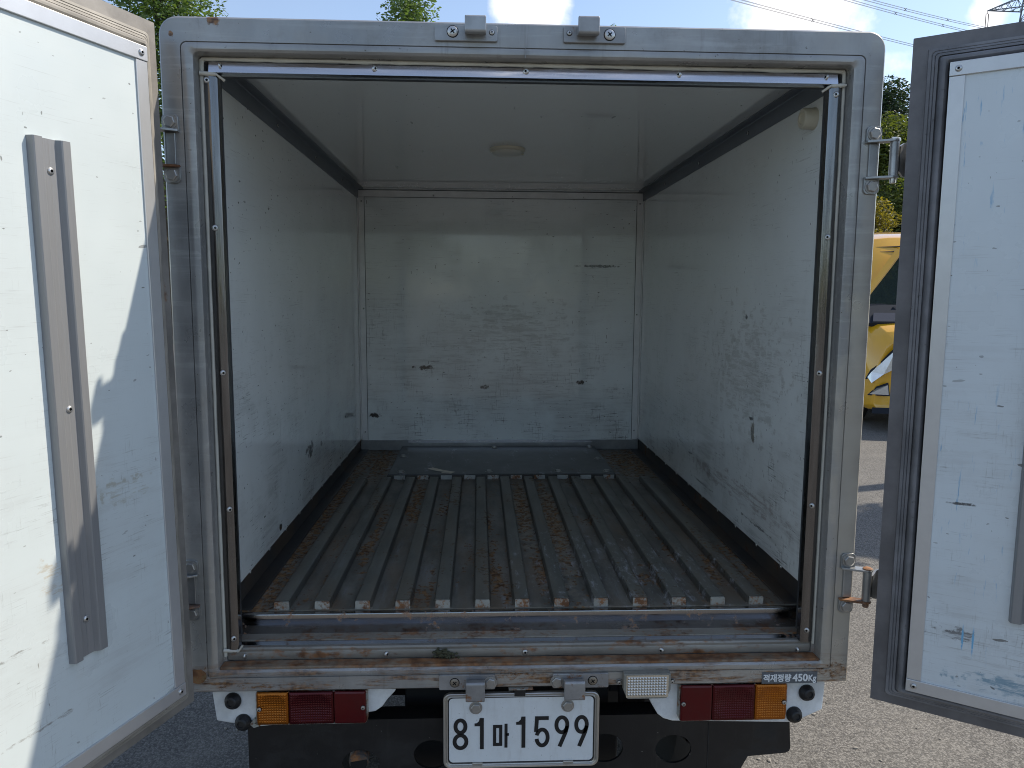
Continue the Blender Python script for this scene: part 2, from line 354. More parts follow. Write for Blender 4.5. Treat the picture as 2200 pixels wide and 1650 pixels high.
m_sill_rust = rusty('rusty_sill', (.27, .255, .225), .74, .92, .5, .35, 2.2, 9, .45, aniso=(.7, 2, 3))
m_ledge = rusty('rusty_ledge', (.25, .20, .145), .58, .84, .6, .1, 5.2, 8, .5, aniso=(.6, 2, 2))
m_seal_l = rib_rubber('weather_seal_rubber', (.20, .19, .175))
m_seal_r = rib_rubber('weather_seal_rubber_shaded', (.175, .175, .185))  # darker copy for the right door, its shade put into the colour
m_seal_l = rib_rubber('weather_seal_rubber_sunlit', (.29, .27, .235))  # lighter, warmer copy: sunlit look of the left seal put into its colour
m_flange_r = rusty('door_edge_metal_shaded', (.155, .15, .155), .86, .96, .5, .15, 3.3, 6, .4)  # edge metal darkened for the shaded right door
m_flange = rusty('door_edge_metal_sunlit', (.24, .225, .205), .86, .96, .5, .15, 3.3, 6, .4)  # same edge metal, coloured lighter and warmer for the sunlit left door
m_skin = plain('outer_skin', (.50, .52, .54), .4, .3, .08, 4)
m_dark = plain('dark_angle', (.040, .043, .048), .45, .1, .25, 10)
m_angle = plain('grey_blue_angle', (.155, .175, .20), .4, .2, .25, 10)
m_kick = rusty('dark_kick_steel', (.045, .045, .045), .80, .95, .45, .2, 1.1, 7, .4, dust=(.075, .055, .04))
m_kickb = rusty('back_kick_steel', (.30, .31, .315), .86, .98, .35, .55, 6.1, 8, .4)
def dusty_black():
    M = Mat('black_steel', (.008, .008, .009), .45)
    g = M.step(M.noise(6, 7, M.co(scale=(1, 1, 1.6)), .7), .46, .74); sp = M.step(M.noise(120, 3), .70, .75); st = M.step(M.noise(1, 5, M.co(scale=(40, 40, 4)), .7), .55, .7)
    c = M.mix(M.ma('MULTIPLY', g, .5), (.008, .008, .009), (.030, .027, .024)); c = M.mix(M.ma('MULTIPLY', st, .35), c, (.035, .032, .028)); M.set('Base Color', M.mix(sp, c, (.14, .13, .12)))
    M.set('Roughness', M.step(g, 0, 1, .42, .8)); M.bump(M.noise(8, 4), .1, .003); return M.m
m_black = dusty_black()
m_chassis = plain('chassis_grime', (.018, .018, .019), .75, 0, .4, 12, .2)
m_rubber = plain('black_rubber', (.012, .012, .013), .5, 0, .3, 30)
m_hole = plain('hole_dark', (.004, .004, .004), .9)
m_zinc = rusty('zinc_bracket', (.36, .37, .37), .90, 1.0, .38, .7, 8.8, 20, .4)
m_zinc_r = rusty('rusted_bracket', (.20, .14, .11), .58, .76, .6, .3, 9.8, 22, .4)
m_keeper = rusty('keeper_steel', (.36, .37, .375), .93, 1.03, .42, .55, 2.8, 14, .5)
m_keeper_r = rusty('keeper_steel_rusted', (.33, .33, .33), .82, .95, .42, .5, 7.8, 14, .5)
m_screw = plain('screw_metal', (.55, .55, .54), .32, .85, .15, 40)
m_screw_d = plain('dull_screw', (.26, .22, .17), .5, .5, .4, 200)
m_bolt = plain('bolt_metal', (.38, .37, .35), .4, .7, .3, 60)
m_cream = plain('cream_sealant', (.55, .53, .46), .6, 0, .2, 30)
m_cream_p = rusty('cream_paint', (.33, .335, .30), .68, .86, .45, 0, 4.4, 25, .5)
m_riser = rusty('pale_paint', (.42, .43, .40), .74, .90, .45, 0, 5.4, 25, .5)
m_lampbase = plain('yellowed_plastic', (.56, .52, .41), .4, 0, .1, 20)
m_lamplens = plain('frosted_lens', (.60, .59, .52), .25, 0, .05, 20)
m_lamppanel = rusty('white_body_paint', (.74, .76, .76), 1.02, 1.12, .3, 0, 3.9, 6, .4)
m_amber = lens_mat('amber_lens', (.36, .105, .005), 0, .75)
m_red = lens_mat('red_lens', (.085, .0012, .0035), 0, .2)
m_dred = lens_mat('dark_red_lens', (.070, .0018, .005), 0, .6)
m_chrome = Mat('reflector', (.85, .85, .85), .12, 1.0).m
def dirty_plate():
    M = Mat('plate_white', (.68, .71, .72), .4)
    g = M.step(M.noise(14, 7, None, .72), .42, .75); d = M.step(M.noise(1, 6, M.co(scale=(60, 60, 9)), .7), .52, .72); sp = M.step(M.noise(170, 3), .68, .74)
    c = M.mix(M.ma('MULTIPLY', g, .35), (.68, .71, .72), (.50, .50, .47)); c = M.mix(M.ma('MULTIPLY', d, .25), c, (.42, .40, .36)); M.set('Base Color', M.mix(M.ma('MULTIPLY', sp, .5), c, (.2, .18, .15)))
    M.set('Roughness', M.step(g, 0, 1, .32, .6)); return M.m
m_plate = dirty_plate()
m_plate_fr = plain('plate_frame_metal', (.50, .48, .44), .35, .8, .2, 20)
m_ink = plain('black_ink', (.010, .010, .011), .5)
m_sticker = plain('grey_sticker', (.105, .115, .125), .55, 0, .3, 90)
m_letter = plain('white_letter', (.72, .74, .74), .5)
m_tyre = plain('tyre_rubber', (.018, .018, .018), .8, 0, .3, 20, .2)
m_rim = plain('wheel_steel', (.35, .35, .35), .4, .6)
m_paper = plain('paper_scrap', (.66, .60, .50), .8)
m_clump = plain('dried_mud', (.055, .055, .03), .95, 0, .7, 160, .8)
m_yellow = plain('bus_yellow', (.70, .37, .015), .25, 0, .05, 3)
m_yc = m_yellow.node_tree.nodes['Principled BSDF']; m_yc.inputs['Coat Weight'].default_value = 1; m_yc.inputs['Coat Roughness'].default_value = .04
m_yellow_l = plain('bus_pale_yellow', (.74, .56, .26), .25, 0, .05, 3)
m_busblack = plain('bus_black_trim', (.03, .035, .045), .8, spec=.06)
m_glass = glass_mat('dark_glass')
m_lampglass = lens_mat('headlamp_glass', (.72, .75, .76), 0, .7)

# ------------------------------------------------------------------ mesh helpers
def bm_obj(name, bm, mat, parent=None, loc=None, rot=None, bevel=0, smooth=None, mats=None, recalc=True):
    if recalc: bmesh.ops.recalc_face_normals(bm, faces=bm.faces)
    me = bpy.data.meshes.new(name); bm.to_mesh(me); bm.free()
    for x in (mats or [mat]): me.materials.append(x)
    return link(name, me, parent, loc, rot, bevel, smooth)
def link(name, me, parent=None, loc=None, rot=None, bevel=0, smooth=None):
    o = bpy.data.objects.new(name, me); COL.objects.link(o)
    if parent is not None: o.parent = parent
    o.location = loc if loc is not None else ((0, 0, G) if parent is not None and parent.get('frame_z') else (0, 0, 0))
    if rot is not None: o.rotation_euler = rot
    if smooth:
        me.polygons.foreach_set('use_smooth', [True]*len(me.polygons))
        try: me.set_sharp_from_angle(angle=R(smooth))
        except Exception: pass
    if bevel:
        b = o.modifiers.new('bevel', 'BEVEL'); b.width = bevel; b.segments = 2; b.limit_method = 'ANGLE'
    return o
def tag(o, label=None, cat=None, group=None, kind=None):
    for k, v in (('label', label), ('category', cat), ('group', group), ('kind', kind)):
        if v: o[k] = v
    return o
def empty(name, loc=(0, 0, 0), rot=(0, 0, 0)):
    o = bpy.data.objects.new(name, None); COL.objects.link(o); o.location = loc; o.rotation_euler = rot
    o.empty_display_size = .1
    return o
def box(bm, x0, x1, y0, y1, z0, z1, mi=0):
    v = [bm.verts.new((x, y, z)) for x in (x0, x1) for y in (y0, y1) for z in (z0, z1)]
    for f in ((0, 1, 3, 2), (4, 6, 7, 5), (0, 4, 5, 1), (2, 3, 7, 6), (0, 2, 6, 4), (1, 5, 7, 3)):
        bm.faces.new([v[i] for i in f]).material_index = mi
    return v
def Box(name, mat, parent, x0, x1, y0, y1, z0, z1, bevel=.0015, **k):
    bm = bmesh.new(); box(bm, x0, x1, y0, y1, z0, z1); return bm_obj(name, bm, mat, parent, bevel=bevel, **k)
def prism(bm, pts, axis, a, b, mi=0):
    """closed polygon pts (2D) extruded along axis from a to b"""
    def P(p, t): return {'x': (t, p[0], p[1]), 'y': (p[0], t, p[1]), 'z': (p[0], p[1], t)}[axis]
    A = [bm.verts.new(P(p, a)) for p in pts]; B = [bm.verts.new(P(p, b)) for p in pts]; n = len(pts)
    bm.faces.new(A).material_index = mi; bm.faces.new(B[::-1]).material_index = mi
    for i in range(n): bm.faces.new((A[i], A[(i+1) % n], B[(i+1) % n], B[i])).material_index = mi
def Prism(name, mat, parent, pts, axis, a, b, bevel=0, smooth=None, **k):
    bm = bmesh.new(); prism(bm, pts, axis, a, b); return bm_obj(name, bm, mat, parent, bevel=bevel, smooth=smooth, **k)
def lathe(bm, prof, n=14, mi=0, cap=True, off=Vector((0, 0, 0)), axis='z'):
    """prof: (radius, height) pairs, turned about an axis"""
    def P(r, h, t):
        c, s = r*math.cos(t), r*math.sin(t)
        return off + Vector({'z': (c, s, h), 'y': (c, h, s), 'x': (h, c, s)}[axis])
    rings = [[bm.verts.new(P(r, h, 2*math.pi*i/n)) for i in range(n)] for r, h in prof]
    for A, B in zip(rings, rings[1:]):
        for i in range(n): bm.faces.new((A[i], A[(i+1) % n], B[(i+1) % n], B[i])).material_index = mi
    if cap:
        bm.faces.new(rings[0]).material_index = mi; bm.faces.new(rings[-1][::-1]).material_index = mi
    return rings
def tube(bm, pts, r, n=6, mi=0, r1=None):
    pts = [Vector(p) for p in pts]; rings = []
    for i, p in enumerate(pts):
        d = (pts[min(i+1, len(pts)-1)] - pts[max(i-1, 0)]).normalized()
        a = d.orthogonal().normalized(); b = d.cross(a)
        rr = r if r1 is None else r + (r1-r)*i/(len(pts)-1)
        rings.append([bm.verts.new(p + (a*math.cos(2*math.pi*k/n) + b*math.sin(2*math.pi*k/n))*rr) for k in range(n)])
    for A, B in zip(rings, rings[1:]):
        for k in range(n): bm.faces.new((A[k], A[(k+1) % n], B[(k+1) % n], B[k])).material_index = mi
    bm.faces.new(rings[0][::-1]).material_index = mi; bm.faces.new(rings[-1]).material_index = mi
def rring(x0, x1, z0, z1, rt=0.0, rb=0.0, n=6):
    """rounded rectangle in x/z with a fixed number of points"""
    P = []
    for cx, cz, r, a0 in ((x1-rt, z1-rt, rt, 0), (x0+rt, z1-rt, rt, 90), (x0+rb, z0+rb, rb, 180), (x1-rb, z0+rb, rb, 270)):
        for k in range(n+1):
            t = R(a0 + 90*k/n); P.append((cx + max(r, 1e-5)*math.cos(t), cz + max(r, 1e-5)*math.sin(t)))
    return P
def loft(bm, rings, mi=0, close=False):
    V = [[bm.verts.new(p) for p in r] for r in rings]; n = len(V[0])
    for A, B in zip(V, V[1:]):
        for i in range(n): bm.faces.new((A[i], A[(i+1) % n], B[(i+1) % n], B[i])).material_index = mi
    if close:
        bm.faces.new(V[0]); bm.faces.new(V[-1][::-1])
    return V
def R3(y, *a, **k): return [(x, y, z) for x, z in rring(*a, **k)]

# shared little pieces -------------------------------------------------
def mesh_of(bm, name, mats, smooth=40):
    bmesh.ops.recalc_face_normals(bm, faces=bm.faces)
    me = bpy.data.meshes.new(name); bm.to_mesh(me); bm.free()
    for x in mats: me.materials.append(x)
    me.polygons.foreach_set('use_smooth', [True]*len(me.polygons))
    try: me.set_sharp_from_angle(angle=R(smooth))
    except Exception: pass
    return me
def rivet_mesh(r=.0062):
    bm = bmesh.new()
    lathe(bm, [(r, 0), (r, .0008), (r*.82, .0022), (r*.5, .0031), (r*.40, .0030)], 14, cap=False)
    rg = lathe(bm, [(r*.40, .0030), (r*.34, .0008)], 14, 1, cap=False); bm.faces.new(rg[-1]).material_index = 1
    return mesh_of(bm, 'rivet', [m_screw, m_hole])
def hexbolt_mesh(r=.0105, h=.007):
    bm = bmesh.new()
    lathe(bm, [(r*1.32, 0), (r*1.32, .0016)], 18)
    lathe(bm, [(r*1.08, .0016), (r*1.08, h*.85), (r*.92, h)], 6)
    return mesh_of(bm, 'bolt', [m_bolt], 30)
def screw_mesh(r=.0098, head=None):
    bm = bmesh.new()
    lathe(bm, [(r*1.16, 0), (r*1.16, .0006)], 18, 1); lathe(bm, [(r, .0006), (r, .0016), (r*.86, .0027), (r*.45, .0032), (.0004, .0034)], 18)
    for a in (0, 90):
        c, s = math.cos(R(a+38)), math.sin(R(a+38)); L, W = r*.52, r*.11
        v = [bm.verts.new((c*u - s*w, s*u + c*w, z)) for z in (.0022, .0038) for u, w in ((-L, -W), (L, -W), (L, W), (-L, W))]
        for f in ((0, 1, 2, 3), (7, 6, 5, 4), (0, 4, 5, 1), (1, 5, 6, 2), (2, 6, 7, 3), (3, 7, 4, 0)): bm.faces.new([v[i] for i in f]).material_index = 1
    return mesh_of(bm, 'screw', [head or m_screw, m_hole])
ME_RIVET, ME_BOLT, ME_SCREW = rivet_mesh(), hexbolt_mesh(), screw_mesh()
ME_RIVET_S = rivet_mesh(.0045)
ME_SCREW_S = screw_mesh(.0045)
ME_SCREW_D = screw_mesh(.0090, m_screw_d)
FWD = (R(90), 0, 0)       # a head facing the viewer (-y)

# ------------------------------------------------------------------ ground
def ground():
    bm = bmesh.new(); s = 1500
    bm.faces.new([bm.verts.new(p) for p in ((-s, -s, 0), (s, -s, 0), (s, s, 0), (-s, s, 0))])
    return tag(bm_obj('ground', bm, asphalt()), kind='structure')
ground()
r_s = random.Random(4); bm = bmesh.new()
for k in range(260):
    x, y = (r_s.uniform(.8, 3.0), r_s.uniform(-.3, 3.2)) if k % 3 else (r_s.uniform(-2.2, -.8), r_s.uniform(-.2, 1.8))
    bmesh.ops.create_icosphere(bm, subdivisions=1, radius=r_s.uniform(.0025, .0075), matrix=Matrix.Translation((x, y, .002)) @ Matrix.Rotation(r_s.random()*6, 4, 'Z') @ Matrix.Diagonal((1.4, .9, .7, 1)))
tag(bm_obj('loose_stones', bm, plain('stone_grey', (.26, .24, .21), .9, 0, .5, 40)), kind='stuff')

# ------------------------------------------------------------------ the truck
truck = empty('box_truck', (0, 0, 0)); truck['frame_z'] = 1
tag(truck, 'silver box truck seen from behind with both rear cargo doors swung open', 'truck')
def sub_empty(name, parent):
    o = empty(name); o.parent = parent; o.location = (0, 0, G); return o

# outer shell (roof, sides, nose) behind the rear frame
bm = bmesh.new()
box(bm, -.698, -.655, .0605, 1.93, .002, 1.31); box(bm, .655, .698, .0605, 1.93, .002, 1.31)
box(bm, -.654, .654, 1.875, 1.929, .002, 1.31); box(bm, -.654, .654, .13, 1.874, .002, .10)
bm_obj('cargo_box_shell', bm, m_skin, truck, bevel=.003)
bm = bmesh.new()
prism(bm, [(.061, 1.312), (.061, 1.3425), (1.0, 1.346), (1.9, 1.340), (1.935, 1.325), (1.935, 1.312)], 'x', -.696, .696)
roof = bm_obj('roof', bm, m_skin, truck, bevel=.004)

# rear frame
bm = bmesh.new()
loft(bm, [R3(.06, -.70, .70, 0, H, rt=.034, rb=.003), R3(.005, -.70, .70, 0, H, rt=.034, rb=.003), R3(.0, -.696, .696, .004, H-.004, rt=.031, rb=.003),
          R3(.0, -.6605, .6605, .0315, 1.2985, rt=.012, rb=.006), R3(.003, -.6595, .6595, .0325, 1.2975, rt=.011, rb=.006), R3(.0, -.6583, .6583, .0337, 1.2963, rt=.011, rb=.006),
          R3(-.0012, -.652, .652, .038, 1.292, rt=.011, rb=.006), R3(-.0005, -.643, .643, .044, 1.285, rt=.011, rb=.006), R3(.003, -.6385, .6385, .048, 1.281, rt=.010, rb=.005), R3(.008, -.637, .637, .0495, 1.2796, rt=.009, rb=.004),
          R3(.031, -.637, .637, .0495, 1.2796, rt=.009, rb=.004), R3(.032, -.63, .63, .052, 1.272, rt=.006, rb=.003), R3(.060, -.63, .63, .052, 1.272, rt=.006, rb=.003)])
frame = bm_obj('rear_frame', bm, m_frame, truck, smooth=32)
# the small overlap step where the top bead is spliced
Box('bead_splice', m_frame, frame, -.010, -.0085, -.0022, .002, 1.279, 1.299, bevel=0, loc=(0, 0, 0))
# chipped paint round the rust hole at the lower left corner
bm = bmesh.new(); rnd = random.Random(3)
ring = [(-.683 + .022*math.cos(t)*(1+rnd.uniform(-.15, .15)), .038 + .015*math.sin(t)*(1+rnd.uniform(-.15, .15))) for t in [2*math.pi*i/18 for i in range(18)]]
prism(bm, ring, 'y', -.0022, .0005)
bm_obj('rust_blister', bm, rusty('rust_patch', (.24, .19, .09), .58, .78, .9, 0, 1.7, 40, .5), frame, loc=(0, 0, 0))
# cream sealant bead round the recess
bm = bmesh.new(); rnd = random.Random(5)
def bead(p0, p1, w, n=40):
    p0, p1 = Vector(p0), Vector(p1); d = (p1-p0).normalized(); nrm = Vector((d.z, 0, -d.x)); prev = None
    for i in range(n+1):
        p = p0.lerp(p1, i/n); ww = w*(1+rnd.uniform(-.28, .28))*.5
        ring_ = [p - nrm*ww, p - nrm*ww*.5 + Vector((0, -.003, 0)), p + nrm*ww*.5 + Vector((0, -.003, 0)), p + nrm*ww]
        cur = [bm.verts.new(q) for q in ring_]
        if prev:
            for k in range(3): bm.faces.new((prev[k], prev[k+1], cur[k+1], cur[k]))
        prev = cur
bead((-.6325, .0305, .065), (-.6325, .0305, 1.275), .0075); bead((.6325, .0305, .075), (.6325, .0305, 1.275), .0065)
bead((-.632, .0303, 1.2755), (.632, .0303, 1.2755), .0075, 60)
bead((-.634, .0232, 1.2475), (-.603, .0232, 1.2455), .007, 8); bead((.603, .0232, 1.2455), (.634, .0232, 1.2475), .007, 8)
bead((-.603, .0232, 1.2455), (-.590, .035, 1.236), .006, 5); bead((.590, .035, 1.236), (.603, .0232, 1.2455), .006, 5)
bead((-.634, .0255, .080), (-.603, .0255, .079), .007, 8); bead((-.603, .0255, .079), (-.594, .0265, .092), .004, 5)
bm_obj('sealant_bead', bm, m_cream, frame, smooth=60, loc=(0, 0, 0))

# polished trims with their rivets
def trim_profile(w, bulge=.004, n=6):
    return [(-w/2 + w*i/n, -bulge*math.sin(math.pi*i/n)**.6) for i in range(n+1)]
def vtrim(s):
    bm = bmesh.new(); xc = s*.6155; pr = trim_profile(.026, .0045)
    pts = [(xc+a, .028+b) for a, b in pr] + [(xc+.013, .045), (xc-.013, .045)]
    prism(bm, pts, 'z', .081, 1.2465); return bm_obj('side_trim', bm, m_ss_v, truck, smooth=35)
tl, tr = vtrim(-1), vtrim(1)
bm = bmesh.new()
pts = [(.0225, 1.2480), (.0212, 1.2488), (.0214, 1.2500), (.0238, 1.2600), (.0258, 1.2685), (.0268, 1.2690)] + [(.045, 1.269), (.045, 1.248)]
prism(bm, pts, 'x', -.617, .617); tt = bm_obj('top_trim', bm, m_ss_h, truck, smooth=35)
def rivets(parent, pts, y, me=ME_RIVET, name='rivet'):
    for x, z in pts: link(name, me, parent, (x, y, z), (R(90), 0, x*40))
rivets(tt, ((-.5951, 1.2613), (-.2998, 1.2617), (-.0063, 1.262), (.2962, 1.2615), (.5938, 1.2626)), .0236)
rivets(tl, ((-.6214, 1.2345), (-.6166, .9551), (-.6124, .6683), (-.6101, .3858), (-.6119, .1071)), .0238)
rivets(tr, ((.6147, 1.2292), (.6135, .9488), (.6115, .6694), (.611, .386), (.6146, .1082)), .0238)
# dark posts behind the trims
for s in (-1, 1):
    a, b = sorted((s*.6025, s*.652)); Box('door_post', m_dark, truck, a, b, .0455, .0540, .1, 1.248)
Box('door_lintel', m_dark, truck, -.652, .652, .0455, .062, 1.2485, 1.31)
# lugs of the side walls behind the posts
for s in (-1, 1):
    a, b = sorted((s*.634, s*.654)); Box('wall_end', m_dark, truck, a, b, .0545, .0662, .1, 1.30)

# sill: rusty ledge, riveted strip, tread, step
Box('sill_ledge', m_ledge, truck, -.6365, .6365, .004, .0345, .047, .0535, bevel=.002)
strip = Prism('sill_strip', m_sill_rust, truck, [(.035, .0538), (.033, .058), (.0332, .070), (.0345, .0725), (.0338, .0775), (.036, .081), (.045, .0815), (.045, .0538)], 'x', -.628, .628, smooth=30)
rivets(strip, ((-.593, .0641), (-.2943, .0636), (.0024, .0632), (.2989, .0628), (.5995, .0601)), .0325)
Box('sill_tread', m_ss_sill, truck, -.6355, .6355, .0452, .066, .070, .0805, bevel=.001)
Box('sill_step_ledge', rusty('rusty_step', (.30, .27, .22), .72, .92, .55, .3, 8.2, 13, .5, aniso=(.6, 1.5, 1.5)), truck, -.6355, .6355, .0663, .0985, .070, .0822, bevel=.001)
Prism('sill_step', m_ss_sill, truck, [(.0986, .07), (.0978, .082), (.0975, .115), (.0962, .1235), (.0975, .1265), (.101, .1272), (.112, .1272), (.112, .07)], 'x', -.6355, .6355, smooth=35)

# floor
bm = bmesh.new(); box(bm, -.652, .652, .1122, 1.874, .101, .1295)
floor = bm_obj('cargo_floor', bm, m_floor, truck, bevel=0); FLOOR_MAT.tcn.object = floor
RX0, RDX = -.5355, .0893
bm = bmesh.new()
def ribpts(t): w0, w1 = .0205, .0158; return [(-w0, .1296), (-w1-.0012, .1472), (-w1+.0015, .1492), (w1-.0015, .1492), (w1+.0012, .1472), (w0, .1296)]
n = 6
rg = [[(x, y, z) for x, z in ribpts(0)] for y in (.118, .5, .9, 1.262)] + [[(x*.8, 1.278, .1296+(z-.1296)*.55) for x, z in ribpts(0)], [(x*.5, 1.286, .1298) for x, z in ribpts(0)]]
V = [[bm.verts.new(p) for p in r] for r in rg]
for A, B in zip(V, V[1:]):
    for i in range(5): bm.faces.new((A[i], A[i+1], B[i+1], B[i]))
bm.faces.new(V[0]); 
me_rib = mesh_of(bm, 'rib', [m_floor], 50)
bm = bmesh.new(); prism(bm, [(-.0165, .1274), (-.0160, .1458), (-.0145, .1474), (.0145, .1474), (.0160, .1458), (.0165, .1274)], 'y', .1135, .1178)
me_end = mesh_of(bm, 'rib_end', [m_cream_p], 30)
rnd_f = random.Random(8)
for k in range(13):
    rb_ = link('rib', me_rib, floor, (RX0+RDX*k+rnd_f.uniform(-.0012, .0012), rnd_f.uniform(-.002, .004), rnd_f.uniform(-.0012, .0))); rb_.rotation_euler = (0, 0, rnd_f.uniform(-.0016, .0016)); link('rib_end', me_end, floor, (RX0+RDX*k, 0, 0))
# raised platform in front of the bulkhead and its bolted cover plate
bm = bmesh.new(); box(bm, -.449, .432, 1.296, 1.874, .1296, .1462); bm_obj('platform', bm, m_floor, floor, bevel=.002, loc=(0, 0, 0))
plate_f = Box('floor_plate', rusty('floor_plate_steel', (.095, .10, .10), .84, .98, .42, .2, 3.0, 7, .4, pale=.5), floor, -.446, .428, 1.30, 1.835, .1464, .1495, loc=(0, 0, 0))
for x, y in ((-.40, 1.335), (-.06, 1.335), (.21, 1.335), (.40, 1.335), (.40, 1.56), (.40, 1.80), (-.42, 1.62), (-.03, 1.80)):
    link('plate_bolt', ME_BOLT, floor, (x, y, .1496))
for k in range(1, 11):
    xa = RX0 + RDX*k + .0235; xb = xa + RDX - .047
    if xb < .44: Box('riser_face', m_riser, floor, xa, xb, 1.2925, 1.2955, .1297, .1458, bevel=.0008, loc=(0, 0, 0))
# side flats of the bed, slightly raised next to the walls
for s in (-1, 1):
    a, b = sorted((s*.600, s*.645)); Box('side_gutter', m_kick, floor, a, b, .1125, 1.87, .1297, .1335, loc=(0, 0, 0))

# walls, ceiling
wl_ = Box('side_wall', m_wall_l, truck, -.652, -.63, .067, 1.848, .183, 1.292, bevel=.002); wl_['label'] = 'left white inner wall with a dark scuff near the floor'
wr_ = Box('side_wall', m_wall_r, truck, .63, .652, .067, 1.848, .183, 1.292, bevel=.002); wr_['label'] = 'right white inner wall with a brown smear and scratches'
wb_ = Box('bulkhead_wall', m_wall_b, truck, -.652, .652, 1.851, 1.874, .174, 1.309, bevel=.001)
ce_ = Box('ceiling', m_ceil, truck, -.652, .652, .0625, 1.850, 1.2925, 1.310, bevel=.001)
for s in (-1, 1):
    a, b = sorted((s*.636, s*.6545)); Box('kick_strip', m_kick, truck, a, b, .067, 1.86, .1297, .1828)
kb = Box('kick_strip', m_kickb, truck, -.634, .634, 1.8455, 1.8505, .1296, .1762); kb['label'] = 'grey kick strip along the foot of the bulkhead'
bm = bmesh.new(); box(bm, -.42, .42, 1.8435, 1.8453, .1640, .1762); bm_obj('bright_edge', bm, m_ss_h, kb, loc=(0, 0, 0))
# rivets along the wall foot
for s in (-1, 1):
    for k in range(10):
        link('rivet', ME_RIVET_S, wl_ if s < 0 else wr_, (s*.6355, .22+.16*k, .1775), (0, R(90)*-s, 0))
# corner angles under the ceiling
for s in (-1, 1):
    bm = bmesh.new()
    pts = [(s*.6295, 1.2500), (s*.6295, 1.2920), (s*.604, 1.2920), (s*.604, 1.2900), (s*.6255, 1.2885), (s*.6275, 1.2865), (s*.6280, 1.2500)]
    prism(bm, pts, 'y', .0665, 1.846); ca = bm_obj('corner_angle', bm, m_angle, truck)
    for y in (.55, 1.0, 1.45): link('screw', ME_SCREW_S, ca, (s*.6275, y, 1.268), (0, R(90)*-s, 0))
# angles framing the bulkhead
ang = []
ang.append(Box('bulkhead_angle', m_alu_in, truck, -.6275, .6275, 1.8475, 1.8508, 1.258, 1.2865, bevel=.001))
Box('bulkhead_angle', m_alu_in, truck, -.603, .603, 1.815, 1.8472, 1.2890, 1.2922, bevel=.001)
for s in (-1, 1):
    a, b = sorted((s*.6295, s*.6035)); ang.append(Box('bulkhead_angle', m_alu_in, truck, a, b, 1.8468, 1.8508, .1768, 1.2575, bevel=.001))
    a, b = sorted((s*.6295, s*.6265)); Box('bulkhead_angle', m_alu_in, truck, a, b, 1.815, 1.8465, .1845, 1.2495, bevel=.001)
for x0_, x1_, z0_, z1_ in ((-.6035, .6035, 1.2562, 1.2582), (-.6305, .6305, 1.2866, 1.2890)): Box('joint', m_dark, wb_, x0_, x1_, 1.8478, 1.8512, z0_, z1_, bevel=0, loc=(0, 0, 0))
for s_ in (-1, 1):
    for xa_, xb_ in ((.6018, .6034), (.6296, .6312)):
        a, b = sorted((s_*xa_, s_*xb_)); Box('joint', m_dark, wb_, a, b, 1.8478, 1.8513, .1775, 1.2570, bevel=0, loc=(0, 0, 0))
rivets(ang[0], ((.0451, 1.2651), (-.3, 1.266), (.36, 1.266)), 1.8475, ME_RIVET_S)
rivets(ang[1], ((-.6148, 1.2384), (-.6127, .7706), (-.6138, .2142)), 1.8466, ME_RIVET_S)
rivets(ang[2], ((.6162, 1.2404), (.6142, .75), (.6148, .2185)), 1.8466, ME_RIVET_S)
# ceiling lamp
bm = bmesh.new(); lathe(bm, [(.057, 1.2924), (.057, 1.2885), (.054, 1.2845), (.050, 1.2830)], 32); base = bm_obj('dome_lamp', bm, m_lampbase, truck, loc=(-.009, .94, G), smooth=40)
bm = bmesh.new(); lathe(bm, [(.0485, 1.2828), (.047, 1.279), (.040, 1.275), (.025, 1.2725), (.001, 1.2715)], 32); bm_obj('lamp_lens', bm, m_lamplens, base, smooth=50, loc=(0, 0, 0))
bm = bmesh.new()
for a in (25, 205): box(bm, .052*math.cos(R(a))-.006, .052*math.cos(R(a))+.006, .052*math.sin(R(a))-.004, .052*math.sin(R(a))+.004, 1.2795, 1.2828)
bm_obj('lens_tab', bm, m_lampbase, base, loc=(0, 0, 0))
# cream plug on the right wall
bm = bmesh.new(); lathe(bm, [(.0238, .6298), (.0238, .627), (.0225, .625), (.0225, .606), (.020, .602), (.013, .601), (.012, .604), (.001, .6035)], 24, axis='x')
bm_obj('wall_plug', bm, m_lampbase, truck, loc=(0, .152, 1.2125+G), smooth=40)

